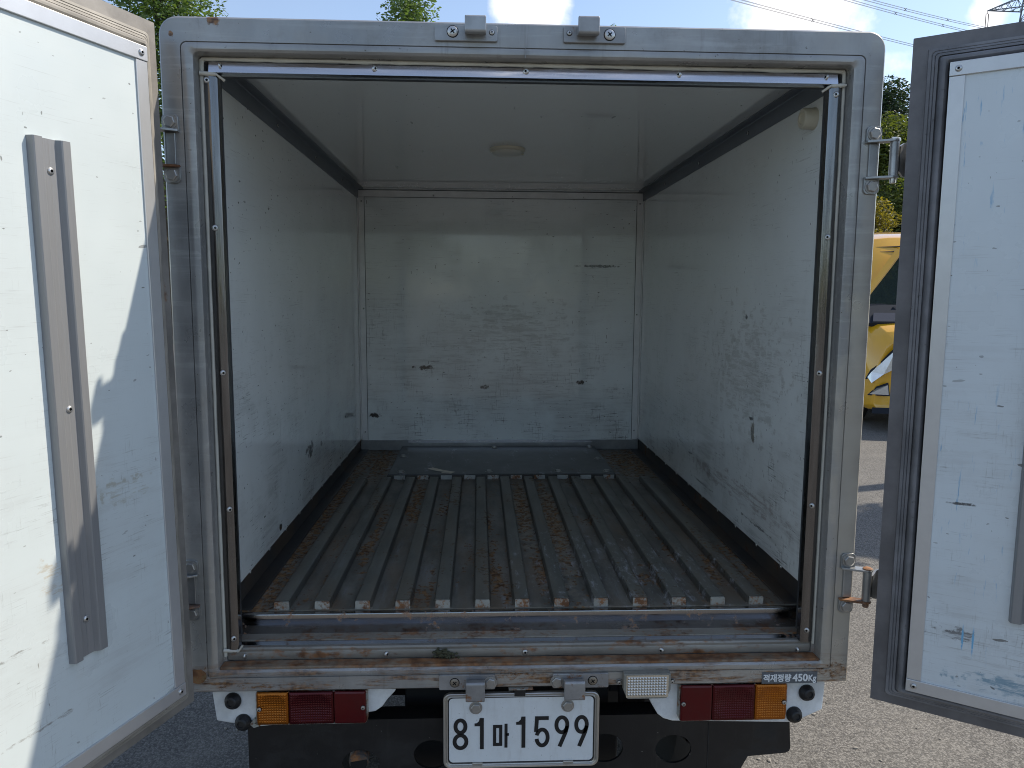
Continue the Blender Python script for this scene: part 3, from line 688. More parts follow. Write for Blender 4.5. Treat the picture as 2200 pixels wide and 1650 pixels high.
# ------------------------------------------------------------------ doors
def door(side, E, alpha, zb, zt, tilt, wside, pw, m_panel, label, rail_d, rail_z, riv):
    d = Vector((side*math.sin(alpha), -math.cos(alpha), 0))
    zax = Vector((0, 0, 1)); yax = zax.cross(d)
    Mx = Matrix((d, yax, zax)).transposed()
    # in-plane sag: points higher up lean away from the hinge
    Mx = Mx @ Matrix.Rotation(tilt, 3, 'Y')
    s = 1 if side < 0 else -1          # which local y is the inner face
    wt, wb, wo = .092, .083, .092
    def rr(o, h, r=0.0):
        f = lambda w: o if o <= .028 else .028 + (o-.028)*(w-.028)/(.1-.028)
        return [(x, s*h, z) for x, z in rring(-f(wside), pw+f(wo), zb-f(wb), zt+f(wt), r, r, 4)]
    bm = bmesh.new()
    loft(bm, [rr(.026, -.005), rr(.026, -.030), rr(.069, -.0300), rr(.0705, -.0335), rr(.100, -.0345, .002), rr(.100, -.058, .002), rr(.097, -.0595, .002), rr(-.02, -.0595)])
    for v in ():
        pass
    od = bm_obj('rear_door', bm, m_flange if side < 0 else m_flange_r, truck)
    od.location = (E[0], E[1], G+.0452); od.rotation_euler = Mx.to_euler(); od.scale = (.945,)*3
    od['label'] = label
    # outer sheet closing the back of the leaf, and the inner panel
    bm = bmesh.new(); pr = rr(-.015, -.0592); bm.faces.new([bm.verts.new(p) for p in pr[::5]])
    bm.free()
    Box('outer_sheet', m_skin, od, -wside+.006, pw+.082, *sorted((-s*.0593, -s*.0545)), zb-.075, zt+.083, loc=(0, 0, 0))
    Box('inner_panel', m_panel, od, -.012, pw+.012, *sorted((0, -s*.03)), zb-.012, zt+.012, bevel=0, loc=(0, 0, 0))
    # weather seal: bulb, groove, ribs
    bm = bmesh.new(); rs = []
    for o, h, r in ((.0262, -.028, 0), (.0285, -.016, 0), (.0305, -.008, .003), (.0345, -.0035, .004), (.0395, -.0035, .005), (.0440, -.008, .006), (.0465, -.016, .006), (.0475, -.022, .006), (.0485, -.0215, .006), (.0495, -.0175, .006),
                    (.0545, -.0185, .007), (.0555, -.0215, .007), (.0565, -.0200, .007), (.0605, -.0215, .008), (.0615, -.0240, .008), (.0628, -.0228, .008), (.0685, -.0240, .008), (.0700, -.0340, .008)):
        rs.append(rr(o, h, r))
    loft(bm, rs); bm_obj('weather_seal', bm, m_seal_l if side < 0 else m_seal_r, od, smooth=45, loc=(0, 0, 0))
    # aluminium trims
    ys = sorted((-s*.010, s*.0030))
    Box('panel_trim', m_alu, od, -.0265, 0, *ys, zb, zt, bevel=.001, loc=(0, 0, 0)); Box('panel_trim', m_alu, od, pw, pw+.0265, *ys, zb, zt, bevel=.001, loc=(0, 0, 0))
    ys = sorted((-s*.010, s*.0045))
    Box('panel_trim', m_alu, od, -.0268, pw+.0268, *ys, zt+.0003, zt+.0265, bevel=.001, loc=(0, 0, 0)); Box('panel_trim', m_alu, od, -.0268, pw+.0268, *ys, zb-.0265, zb-.0003, bevel=.001, loc=(0, 0, 0))
    # cargo rail
    bm = bmesh.new()
    P = [(0, 0), (.0025, .011), (.0045, .0125), (.0175, .0125), (.0195, .011), (.0245, .0035), (.0360, .0030), (.0375, .0036), (.0480, .0035), (.0530, .011), (.0545, .0125), (.0675, .0125), (.0695, .011), (.072, 0)]
    prism(bm, [(rail_d+a, s*(b+.0002)) for a, b in P], 'z', rail_z[0], rail_z[1])
    bm_obj('cargo_rail', bm, m_rail, od, bevel=0, loc=(0, 0, 0))
    fr = (R(-90), 0, 0) if s > 0 else (R(90), 0, 0)
    for x, z, h in riv: link('rivet', ME_RIVET, od, (x, s*h, z), fr)
    return od
RV = lambda d0, zb, zt, pw: [(d0+.036, 1.022, .0034), (d0+.036, .636, .0034), (d0+.036, .268, .0034), (-.012, zt+.013, .0046), (-.012, zb-.013, .0046), (pw+.012, zt+.013, .0046), (pw+.012, zb-.013, .0046)]
door(-1, (-.6773, -.1201), .3654, .0346, 1.2475, .0164, .0885, .50, m_door_l, 'open left rear door, its white inner face half in sunlight', .1545, (.203, 1.072), RV(.1545, .0346, 1.2475, .50))
door(1, (.7729, -.1380), .9739, .0337, 1.2466, .0, .0945, .50, m_door_r, 'open right rear door in shade with blue scuffs near its bottom', .1405, (.200, 1.070), RV(.1405, .0337, 1.2466, .50))

# ------------------------------------------------------------------ hinges
def hinge(s, zt, zlo, rust):
    """bracket on the frame: two tabs with bolts, two flanges, back plate; on the right with knuckle, pin and strap"""
    h = empty('hinge'); h.parent = truck; h.location = (0, 0, G)
    m_a, m_b = m_zinc, (m_zinc_r if rust else m_zinc)
    X = lambda a, b: sorted((s*a, s*b))
    bm = bmesh.new()
    for z0, z1, up in ((zt, zt+.031, 1), (zlo-.031, zlo, 0)):
        pts = rring(X(.668, .699)[0], X(.668, .699)[1], z0, z1, .009 if up else .001, .001 if up else .009, 4)
        prism(bm, pts, 'y', -.0045, -.0003); bm_obj('bracket_tab', bm, m_a, h, loc=(0, 0, 0), bevel=.0008); bm = bmesh.new()
    bm.free()
    Box('back_plate', m_a, h, *X(.675, .693), -.0042, -.0003, zlo+.003, zt-.003, loc=(0, 0, 0))
    for z, mt in ((zt, m_a), (zlo, m_b)):
        pts = [(s*.668, -.0008), (s*.668, -.010), (s*.676, -.014), (s*.712, -.0310), (s*.720, -.0310), (s*.7262, -.0255), (s*.727, -.0175), (s*.722, -.0100), (s*.699, -.0008)]
        Prism('flange', mt, h, pts, 'z', z-.002, z+.0022, bevel=.0006, loc=(0, 0, 0))
    for z in (zt+.016, zlo-.016): link('bolt', ME_BOLT, h, (s*.6835, -.0046, z), (R(90), R(12), 0))
    bm = bmesh.new(); lathe(bm, [(.0088, zlo+.0025), (.0088, zt-.0023)], 18, off=Vector((s*.7172, -.0205, 0))); bm_obj('knuckle', bm, m_a, h, smooth=40, loc=(0, 0, 0))
    bm = bmesh.new(); o = Vector((s*.7172, -.0205, 0))
    lathe(bm, [(.0098, zt+.0023), (.0098, zt+.0042), (.006, zt+.0062), (.001, zt+.0066)], 16, off=o); lathe(bm, [(.0058, zlo-.0115), (.0062, zlo-.0095), (.0062, zlo-.0022)], 12, off=o)
    bm_obj('hinge_pin', bm, m_b if rust else m_screw, h, smooth=40, loc=(0, 0, 0))
    # strap curving from the knuckle to the door's outer sheet
    if s > 0: path = [(.7250, -.0235), (.7310, -.0190), (.7390, -.0120), (.7490, -.0110), (.7590, -.0240), (.7780, -.0580), (.8150, -.0860)]
    else: path = [(.7255, -.0205), (.7330, -.0200), (.7420, -.0120), (.7600, -.0000), (.7720, -.0200), (.7800, -.0450)]
    bm = bmesh.new(); prev = None
    for i, (x, y) in enumerate(path):
        f = i/(len(path)-1); g = .006*max(0, 1-3*f) - .007*min(1, max(0, (f-.3)*2.2))
        z0, z1 = zlo+.004+g*1.2, zt-.004-g*1.2
        q = path[min(i+1, len(path)-1)]; p = path[max(i-1, 0)]; t = Vector((q[0]-p[0], q[1]-p[1])).normalized(); nn = (-t.y*.0022, t.x*.0022)
        zm = (z0+z1)/2; bul = .0045 if 1 < i < 6 else 0
        ring_ = [(s*(x-nn[0]), y-nn[1], z0), (s*(x-nn[0]), y-nn[1]-bul*.3, zm-.008), (s*(x-nn[0]), y-nn[1]-bul, zm), (s*(x-nn[0]), y-nn[1]-bul*.3, zm+.008), (s*(x-nn[0]), y-nn[1], z1), (s*(x+nn[0]), y+nn[1], z1), (s*(x+nn[0]), y+nn[1], z0)]
        cur = [bm.verts.new(v) for v in ring_]
        if prev:
            for k in range(7): bm.faces.new((prev[k], prev[(k+1) % 7], cur[(k+1) % 7], cur[k]))
        prev = cur
    bm_obj('hinge_strap', bm, m_zinc, h, smooth=50, loc=(0, 0, 0))
    return h
hinge(1, 1.1325, 1.0625, False); h2 = hinge(1, .2592, .1905, True); h2['label'] = 'lower right hinge with a rusty bottom flange'
hinge(-1, 1.1335, 1.0675, True); hinge(-1, .2575, .1915, True)

# ------------------------------------------------------------------ latch keepers (two over, two under the opening)
def keeper(x0, x1, z0, z1, bx0, bx1, top, mat, screw, bolt):
    k = empty('latch_keeper'); k.parent = truck; k.location = (0, 0, G)
    bm = bmesh.new(); prism(bm, rring(x0, x1, z0, z1, .003, .003, 3), 'y', -.0062, -.0003); bm_obj('keeper_base', bm, mat, k, bevel=.0012, loc=(0, 0, 0))
    # hook block: a thick strap that stands off the base and leaves a hollow behind
    if top: prof = [(-.0064, z0+.013), (-.018, z0+.0085), (-.0295, z0+.008), (-.0325, z0+.0115), (-.0325, z1+.007), (-.0295, z1+.0105), (-.0245, z1+.0105), (-.0225, z1+.007), (-.0225, z0+.020), (-.0195, z0+.0185), (-.0064, z0+.026)]
    else: prof = [(-.0064, z1-.010), (-.0195, z1-.0055), (-.0300, z1-.0035), (-.0330, z1-.0075), (-.0330, z0-.0115), (-.0300, z0-.0145), (-.0240, z0-.0145), (-.0225, z0-.0115), (-.0225, z1-.0165), (-.0195, z1-.0170), (-.0064, z1-.0225)]
    bm = bmesh.new(); prism(bm, prof, 'x', bx0, bx1); bm_obj('keeper_hook', bm, mat, k, bevel=.0022, loc=(0, 0, 0))
    sgn = 1 if top else -1
    bm = bmesh.new(); e = .0035
    for a, b in ((bx0, bx0+e), (bx1-e, bx1)): prism(bm, [(-.0064, (z0+z1)/2-sgn*.002), (-.020, (z0+z1)/2-sgn*.004), (-.0222, (z0+z1)/2+sgn*.010), (-.0064, (z0+z1)/2+sgn*.010)], 'x', a+.0003, b-.0003)
    bm_obj('keeper_cheek', bm, mat, k, loc=(0, 0, 0))
    link('screw', ME_SCREW if top else ME_SCREW_D, k, (screw[0], -.0063, screw[1]), FWD); link('bolt', ME_BOLT if not top else ME_SCREW_S, k, (bolt[0], -.0063, bolt[1]), (R(90), .3, 0))
    return k
keeper(-.1824, -.0627, 1.3068, 1.3355, -.1245, -.0845, True, m_keeper, (-.148, 1.3235), (-.0735, 1.323))
keeper(.0638, .1833, 1.3082, 1.3385, .0890, .1290, True, m_keeper_r, (.152, 1.3235), (.0745, 1.325))
keeper(-.1806, -.0626, .0010, .0335, -.1245, -.0845, False, m_keeper_r, (-.148, .0175), (-.0725, .0165))
keeper(.0589, .1781, .0010, .0325, .0808, .1250, False, m_keeper_r, (.144, .0175), (.0675, .0165))

# ------------------------------------------------------------------ load label
def text_mesh(body, size, bold=0.0, ext=.0004):
    cu = bpy.data.curves.new('t', 'FONT'); cu.body = body; cu.size = size; cu.offset = bold; cu.extrude = ext; cu.fill_mode = 'BOTH'; cu.resolution_u = 4
    o = bpy.data.objects.new('t', cu); COL.objects.link(o); bpy.context.view_layer.update()
    me = bpy.data.meshes.new_from_object(o.evaluated_get(bpy.context.evaluated_depsgraph_get()))
    bpy.data.objects.remove(o); bpy.data.curves.remove(cu)
    return me
lab = Box('load_label', m_sticker, truck, .5108, .6319, -.0010, -.0001, -.0005+.001, .0262, bevel=0)
def fit_text(body, x0, x1, z0, z1, y, mat, parent, bold, name='lettering', off=(0, 0, 0)):
    me = text_mesh(body, .03, bold); me.materials.clear(); me.materials.append(mat)
    co = np.zeros(len(me.vertices)*3); me.vertices.foreach_get('co', co); co = co.reshape(-1, 3)
    if len(co) == 0: return None
    mn, mx = co.min(0), co.max(0)
    nx = x0 + (co[:, 0]-mn[0])/(mx[0]-mn[0])*(x1-x0); nzz = z0 + (co[:, 1]-mn[1])/(mx[1]-mn[1])*(z1-z0)
    ny = y - (co[:, 2]-mn[2])
    me.vertices.foreach_set('co', np.stack([nx, ny, nzz], 1).ravel()); me.update()
    return link(name, me, parent, loc=off)
fit_text('적재정량', .5135, .5745, .0045, .0222, -.0012, m_letter, lab, .0009)
fit_text('450', .5775, .6110, .0050, .0222, -.0012, m_letter, lab, .0009)
fit_text('Kg', .6125, .6295, .0008, .0195, -.0012, m_letter, lab, .0007)

# ------------------------------------------------------------------ rear lamps
def lamp_panel(pts, y0=.022, y1=.05):
    return Prism('lamp_panel', m_lamppanel, truck, pts, 'y', y0, y1, bevel=.003)
lamp_panel([(-.2747, -.001), (-.2747, -.014), (-.292, -.033), (-.304, -.050), (-.318, -.060), (-.385, -.0715), (-.440, -.0795), (-.572, -.0905), (-.585, -.0885), (-.654, -.0750), (-.6608, -.0121), (-.6608, -.001)])
lamp_panel([(.252, -.001), (.262, -.0204), (.277, -.052), (.293, -.079), (.306, -.0890), (.3250, -.0950), (.585, -.1035), (.600, -.1020), (.6592, -.0745), (.6618, -.020), (.6618, -.001)])
def tail_lamp(x0, x1, xa, z0, amber_left, xr):
    t = empty('tail_lamp'); t.parent = truck; t.location = (0, 0, G)
    z1 = -.0025
    bm = bmesh.new(); prism(bm, rring(x0-.002, x1+.002, z0-.002, z1, .004, .008, 4), 'y', .0205, .0218); bm_obj('housing', bm, m_cream_p, t, loc=(0, 0, 0), bevel=.001)
    # walls of the housing and one dished reflector behind each lens
    bm = bmesh.new(); loft(bm, [R3(.0206, x0-.002, x1+.002, z0-.002, z1, rt=.004, rb=.008), R3(.0045, x0-.002, x1+.002, z0-.002, z1, rt=.004, rb=.008), R3(.0045, x0-.0004, x1+.0004, z0-.0004, z1-.0016, rt=.003, rb=.006), R3(.0206, x0-.0004, x1+.0004, z0-.0004, z1-.0016, rt=.003, rb=.006)]); bm_obj('lamp_rim', bm, m_cream_p, t, loc=(0, 0, 0))
    def lens(nm, mat, a, b, pitch, dish):
        Box('lens_body', mat, t, a, b, .0030, .0088, z0, z1, loc=(0, 0, 0))
        bm = bmesh.new(); W_, H_ = b-a-.001, z1-z0-.001
        nx, nz_ = max(1, round((W_-.008)/pitch)), max(1, round((H_-.008)/pitch))
        loft(bm, [R3(.0029, a+.0005, b-.0005, z0+.0005, z1-.0005, rt=.003, rb=.003, n=2), R3(.0008, a+.0008, b-.0008, z0+.0008, z1-.0008, rt=.003, rb=.003, n=2), R3(-.0004, a+.004, b-.004, z0+.004, z1-.004, rt=.0005, rb=.0005, n=2)])
        f = lambda u, v: .0016*max(0, 1-(u*u+v*v)*.9)*dish
        P = {}
        for i in range(nx+1):
            for j in range(nz_+1):
                P[i, j] = bm.verts.new((a+.004+(W_-.007)*i/nx, -.0004+f(i/nx*2-1, j/nz_*2-1), z0+.004+(H_-.007)*j/nz_))
        for i in range(nx):
            for j in range(nz_):
                q = [P[i, j], P[i+1, j], P[i+1, j+1], P[i, j+1]]
                if not pitch < .02: bm.faces.new(q); continue
                c = sum((k.co for k in q), Vector())/4; c.y -= pitch*.17; c = bm.verts.new(c)
                for k in range(4): bm.faces.new((q[k], q[(k+1) % 4], c))
        bm_obj(nm, bm, mat, t, loc=(0, 0, 0), recalc=True)
    if amber_left:
        lens('amber_lens', m_amber, x0, xa-.0003, .0050, 1.5); lens('dark_red_lens', m_dred, xa+.0003, xr-.0003, .0050, 2.2); lens('red_lens', m_red, xr+.0003, x1, .05, 0)
    else:
        lens('red_lens', m_red, x0, xr-.0003, .05, 0); lens('dark_red_lens', m_dred, xr+.0003, xa-.0003, .0050, 2.2); lens('amber_lens', m_amber, xa+.0003, x1, .0050, 1.5)
    for x in (x0+.006, x1-.006): link('screw', ME_SCREW_S, t, (x, -.0004, (z0+z1)/2), FWD)
    return t
tail_lamp(-.5629, -.3349, -.4964, -.0735, True, -.402)['label'] = 'left tail lamp in a broken white panel'
tail_lamp(.3363, .5680, .4984, -.0832, False, .405)['label'] = 'right tail lamp in an intact white panel'
for x, z, sx in ((-.6200, -.0270, 1), (-.6000, -.0755, 1), (.6230, -.0310, -1), (.5975, -.0815, -1)):
    bm = bmesh.new(); lathe(bm, [(.0178, .0218), (.0178, .0185), (.0168, .0155), (.0135, .0125), (.0125, .0080), (.0108, .0062), (.0070, .0060), (.0062, .0085), (.001, .0085)], 22, axis='y')
    bm_obj('rubber_buffer', bm, m_rubber, truck, loc=(x, 0, z+G), smooth=45, rot=(R(-6), 0, R(-8 if x < 0 else 8)))
# broken edge of the left panel
Prism('broken_edge', m_cream_p, truck, [(-.572, -.066), (-.566, -.072), (-.572, -.079), (-.560, -.0835), (-.574, -.0885), (-.583, -.080)], 'y', .014, .0215, bevel=.001)
# reversing lamp
rv = empty('reversing_lamp'); rv.parent = truck; rv.location = (0, 0, G)
bm = bmesh.new(); prism(bm, [(.2085, .036), (.2080, .0), (.2155, -.018), (.2190, -.0195), (.2980, -.0195), (.3010, -.018), (.3085, .0), (.3085, .036)], 'y', -.018, -.0004); bm_obj('housing', bm, plain('grimy_grey_plastic', (.22, .21, .18), .5, 0, .3, 40), rv, loc=(0, 0, 0), bevel=.0015)
bm = bmesh.new(); y = -.0190; p = .0060
prism(bm, rring(.2135, .3035, -.0155, .0335, .001, .001, 2), 'y', y+.0002, -.0182)
for i in range(14):
    for j in range(7):
        xa_, za = .2160+i*p, -.0125+j*p
        v = [bm.verts.new(q) for q in ((xa_, y, za), (xa_+p, y, za), (xa_+p, y, za+p), (xa_, y, za+p))]; c = bm.verts.new((xa_+p/2, y-.0022, za+p/2))
        for q in range(4): bm.faces.new((v[q], v[(q+1) % 4], c))
M_ = Mat('prismatic_lens', (.66, .64, .57), .16, .85); M_.set('Coat Weight', .5)
bm_obj('clear_lens', bm, M_.m, rv, loc=(0, 0, 0))
for x in (.2010, .3150):
    bm = bmesh.new(); prism(bm, rring(x-.0055, x+.0055, .0055, .0165, .003, .003, 3), 'y', -.004, -.0006); bm_obj('mounting_ear', bm, m_zinc, rv, loc=(0, 0, 0))
    link('screw', ME_SCREW_S, rv, (x, -.0042, .011), FWD)

# ------------------------------------------------------------------ number plate
PX0, PX1, PZ0, PZ1 = -.1726, .1602, -.1790, -.0105
pl = empty('number_plate'); pl.parent = truck; pl.location = (0, 0, G)
bm = bmesh.new()
loft(bm, [R3(.006, PX0, PX1, PZ0, PZ1, rt=.016, rb=.016), R3(-.002, PX0, PX1, PZ0, PZ1, rt=.016, rb=.016), R3(-.0035, PX0+.0015, PX1-.0015, PZ0+.0015, PZ1-.0015, rt=.015, rb=.015), R3(-.0030, PX0+.0045, PX1-.0045, PZ0+.0045, PZ1-.0045, rt=.013, rb=.013),
          R3(-.0005, PX0+.0060, PX1-.0060, PZ0+.0060, PZ1-.0060, rt=.012, rb=.012), R3(-.0018, PX0+.0075, PX1-.0075, PZ0+.0075, PZ1-.0075, rt=.011, rb=.011), R3(-.0010, PX0+.0095, PX1-.0095, PZ0+.0090, PZ1-.0090, rt=.010, rb=.010), R3(.0042, PX0+.0100, PX1-.0100, PZ0+.0095, PZ1-.0095, rt=.010, rb=.010)])
bm_obj('plate_frame', bm, m_plate_fr, pl, smooth=40, loc=(0, 0, 0))
bm = bmesh.new(); loft(bm, [R3(.0015, PX0+.0098, PX1-.0098, PZ0+.0093, PZ1-.0093, rt=.010, rb=.010), R3(.0014, PX0+.0122, PX1-.0122, PZ0+.0118, PZ1-.0118, rt=.009, rb=.009)]); bm_obj('border_line', bm, m_ink, pl, loc=(0, 0, 0))
bm = bmesh.new(); prism(bm, rring(PX0+.0121, PX1-.0121, PZ0+.0117, PZ1-.0117, .009, .009, 5), 'y', .0012, .004); bm_obj('plate_sheet', bm, m_plate, pl, loc=(0, 0, 0))
for x, z, me_ in ((-.1035, -.0435, ME_SCREW), (.0925, -.0420, ME_BOLT)):
    bo = link('plate_bolt', ME_BOLT if me_ is ME_BOLT else ME_BOLT, pl, (x, .0011, z), (R(90), .2, 0))
for x in (-.1, .095): Box('clip', m_plate_fr, pl, x-.011, x+.011, -.0040, -.0006, PZ0+.0085, PZ0+.0122, bevel=.0006, loc=(0, 0, 0))
def ribbon(bm, pts, w, closed=False):
    pts = [Vector(p) for p in pts]; n = len(pts); L, Rr = [], []
    for i in range(n):
        a = pts[(i-1) % n] if (closed or i > 0) else None; b = pts[(i+1) % n] if (closed or i < n-1) else None
        d1 = (pts[i]-a).normalized() if a is not None else None; d2 = (b-pts[i]).normalized() if b is not None else None
        d = ((d1 or d2) + (d2 or d1)).normalized(); nrm = Vector((-d.y, d.x))
        c = max(.35, nrm.dot(Vector((-(d1 or d2).y, (d1 or d2).x))))
        L.append(pts[i]+nrm*w/2/c); Rr.append(pts[i]-nrm*w/2/c)
    y0, y1 = .0002, .0012
    vl = [[bm.verts.new((p.x, y, p.y)) for y in (y0, y1)] for p in L]; vr = [[bm.verts.new((p.x, y, p.y)) for y in (y0, y1)] for p in Rr]
    for i in range(n if closed else n-1):
        j = (i+1) % n
        bm.faces.new((vl[i][0], vl[j][0], vr[j][0], vr[i][0]))
        bm.faces.new((vl[i][0], vl[i][1], vl[j][1], vl[j][0])); bm.faces.new((vr[i][0], vr[j][0], vr[j][1], vr[i][1]))
    if not closed:
        for i in (0, n-1): bm.faces.new((vl[i][0], vr[i][0], vr[i][1], vl[i][1]))
def ell(cx, cz, rx_, rz, a0=0, a1=360, n=28):
    return [(cx+rx_*math.cos(R(a0+(a1-a0)*k/n)), cz+rz*math.sin(R(a0+(a1-a0)*k/n))) for k in range(n if a1-a0 == 360 else n+1)]
def glyph(ch, x0, x1, z0, z1):
    bm = bmesh.new(); w = .0082; W, Hh = x1-x0, z1-z0; X = lambda u: x0+u*W; Z = lambda v: z0+v*Hh; h2 = w/2
    if ch == '8':
        ribbon(bm, ell(X(.5), Z(.745), W*.44-h2, Hh*.255-h2), w, True); ribbon(bm, ell(X(.5), Z(.262), W*.5-h2, Hh*.262-h2), w, True)
    elif ch == '1':
        prism(bm, [(x1, z0), (x1-w, z0), (x1-w, Z(.745)), (x0, Z(.745)), (x0, Z(.83)), (X(.25), Z(.84)), (X(.48), Z(.90)), (X(.56), z1), (x1, z1)], 'y', .0002, .0012)
    elif ch == '5':
        ribbon(bm, [(X(.93), z1-h2), (X(.10)+h2*.3, z1-h2), (X(.06)+h2*.2, Z(.50))], w)
        ribbon(bm, [(X(.06), Z(.46))] + ell(X(.5), Z(.315), W*.5-h2, Hh*.315-h2, 150, -170, 30) , w)
    elif ch == '9':
        ribbon(bm, ell(X(.5), Z(.70), W*.5-h2, Hh*.30-h2), w, True)
        ribbon(bm, [(X(1)-h2*1.05, Z(.66)), (X(.90)-h2, Z(.47)), (X(.36), z0)], w)
    else:  # the syllable mark
        ribbon(bm, [(X(0)+h2, z1-h2-.0015), (X(.60)-h2*.9, z1-h2-.0015), (X(.60)-h2*.9, z0+.0075), (X(0)+h2, z0+.0075)], w*.82, True)
        ribbon(bm, [(X(.82), z1), (X(.82), z0)], w*.78); ribbon(bm, [(X(.82), Z(.55)), (X(1.0), Z(.55))], w*.7)
    return bm_obj('digit' if ch.isdigit() else 'letter', bm, m_ink, pl, loc=(0, 0, 0))
cx_ = lambda c: -.1726 + (c-192)*.000271
for ch, a, b, t_, bt in (('8', 265, 388, -.0672, -.1385), ('1', 437, 510, -.0672, -.1375), ('m', 580, 708, -.0810, -.1350), ('1', 765, 838, -.0655, -.1360), ('5', 912, 1030, -.0655, -.1360), ('9', 1068, 1185, -.0645, -.1350), ('9', 1225, 1340, -.0645, -.1350)):
    glyph(ch, cx_(a), cx_(b), bt, t_)
# small black bracket that holds the plate's top edge
Box('plate_bracket', m_black, truck, -.022, .002, -.004, .02, -.0165, -.002)
Box('plate_bracket', m_cream_p, truck, -.034, .018, -.006, .03, -.0022, -.0004, bevel=.0005)

# ------------------------------------------------------------------ under the box: bumper, exhaust, chassis, wheels
def with_holes(name, outer, holes, y0, y1, mat, parent):
    cu = bpy.data.curves.new('c', 'CURVE'); cu.dimensions = '2D'; cu.fill_mode = 'BOTH'; cu.extrude = (y1-y0)/2
    for ps in [outer] + holes:
        sp = cu.splines.new('POLY'); sp.points.add(len(ps)-1)
        for q, p_ in zip(sp.points, ps): q.co = (p_[0], p_[1], 0, 1)
        sp.use_cyclic_u = True
    o = bpy.data.objects.new('c', cu); COL.objects.link(o); bpy.context.view_layer.update()
    me = bpy.data.meshes.new_from_object(o.evaluated_get(bpy.context.evaluated_depsgraph_get()))
    bpy.data.objects.remove(o); bpy.data.curves.remove(cu)
    co = np.zeros(len(me.vertices)*3); me.vertices.foreach_get('co', co); co = co.reshape(-1, 3)
    me.vertices.foreach_set('co', np.stack([co[:, 0], (y0+y1)/2 - co[:, 2], co[:, 1]], 1).ravel()); me.update(); me.materials.clear(); me.materials.append(mat)
    bm = bmesh.new(); bm.from_mesh(me); bmesh.ops.recalc_face_normals(bm, faces=bm.faces); bm.to_mesh(me); bm.free()
    return link(name, me, parent, bevel=.0015)
hol = [ell(x, z, .041, .034, n=26) for x, z in ((-.358, -.205), (-.20, -.185), (.185, -.178), (.340, -.184))]
outer = [(-.601, -.100), (-.601, -.245), (-.585, -.275), (.490, -.275), (.497, -.232), (.511, -.2050), (.598, -.1985), (.606, -.194), (.608, -.187), (.6015, -.100)]
with_holes('bumper', outer, hol, .058, .064, m_black, truck)
bm = bmesh.new(); box(bm, -.585, .50, .0645, .11, -.112, -.100); box(bm, -.585, .50, .0645, .11, -.272, -.262); bm_obj('bumper_lip', bm, m_black, truck)
Box('bumper_seam', m_chassis, truck, .4180, .4195, .0568, .0600, -.27, -.102, bevel=0)
bm = bmesh.new(); o = (-.372, .30, -.150); 
tube(bm, [(-.372, .60, -.160), (-.372, .30, -.165), (-.366, .13, -.178), (-.3615, .055, -.197)], .0215, 18); bm_obj('exhaust_pipe', bm, rusty('exhaust_steel', (.10, .095, .09), .7, .9, .55, .5, 1.1, 20), truck, smooth=50)
bm = bmesh.new(); lathe(bm, [(.0185, 0), (.0185, .03)], 18); bm_obj('pipe_mouth', bm, m_hole, truck, loc=(-.3612, .0535, -.1983+G), rot=(R(-98), 0, 0))
bm = bmesh.new()
box(bm, -.62, .62, .26, .30, -.16, .0); box(bm, -.42, -.35, .12, 2.6, -.16, -.03); box(bm, .35, .42, .12, 2.6, -.16, -.03)
box(bm, .215, .345, .18, .20, -.115, -.012); box(bm, .348, .46, .19, .21, -.115, -.012); box(bm, -.62, .62, .9, .95, -.2, .0); box(bm, -.3, .1, .7, 1.2, -.25, -.08); box(bm, -.27, .21, .16, .175, -.20, -.004); box(bm, -.27, .62, .42, .44, -.34, -.06); box(bm, -.255, .235, .17, .18, -.40, -.19); box(bm, .235, .30, .17, .18, -.2, -.02)
bm_obj('chassis', bm, m_chassis, truck, bevel=.004)
bm = bmesh.new(); tube(bm, [(.44, .5, -.37), (.43, .22, -.26), (.40, .12, -.14)], .016, 10); bm_obj('shock_absorber', bm, m_chassis, truck, smooth=40)
bm = bmesh.new(); tube(bm, [(-.62, .78, .27-G), (.62, .78, .27-G)], .045, 12); bm_obj('axle', bm, m_chassis, truck, smooth=40)
def wheel_mesh():
    bm = bmesh.new()
    lathe(bm, [(.17, -.07), (.235, -.078), (.262, -.068), (.270, -.045), (.270, .045), (.262, .068), (.235, .078), (.17, .07)], 36, axis='x', cap=False)
    t_ = mesh_of(bm, 'tyre', [m_tyre], 50)
    bm = bmesh.new(); lathe(bm, [(.172, -.069), (.160, -.05), (.150, -.02), (.10, -.035), (.06, -.045), (.001, -.046)], 30, axis='x'); lathe(bm, [(.172, .069), (.160, .05), (.150, .02), (.10, .035), (.06, .045), (.001, .046)], 30, axis='x')
    return t_, mesh_of(bm, 'rim', [m_rim], 50)
ME_TYRE, ME_RIM = wheel_mesh()
for x, y in ((-.55, .78), (.55, .78), (-.55, 2.55), (.55, 2.55)):
    w = empty('wheel', (x, y, .27)); w.parent = truck; link('tyre', ME_TYRE, w); link('rim', ME_RIM, w)
# plain cab ahead of the box
bm = bmesh.new(); prism(bm, [(1.99, .25), (1.99, 1.62), (2.25, 1.68), (2.75, 1.66), (3.25, 1.12), (3.38, .95), (3.40, .30)], 'x', -.66, .66); bm_obj('cab', bm, m_skin, truck, loc=(0, 0, 0), bevel=.05)
bm = bmesh.new(); prism(bm, [(2.82, 1.60), (3.22, 1.165), (3.235, 1.18), (2.835, 1.615)], 'x', -.58, .58); bm_obj('windscreen', bm, m_glass, truck, loc=(0, 0, 0))
bm = bmesh.new()
for s in (-1, 1): box(bm, s*.664-.004, s*.664+.004, 2.2, 2.75, 1.12, 1.52)
bm_obj('side_window', bm, m_glass, truck, loc=(0, 0, 0))

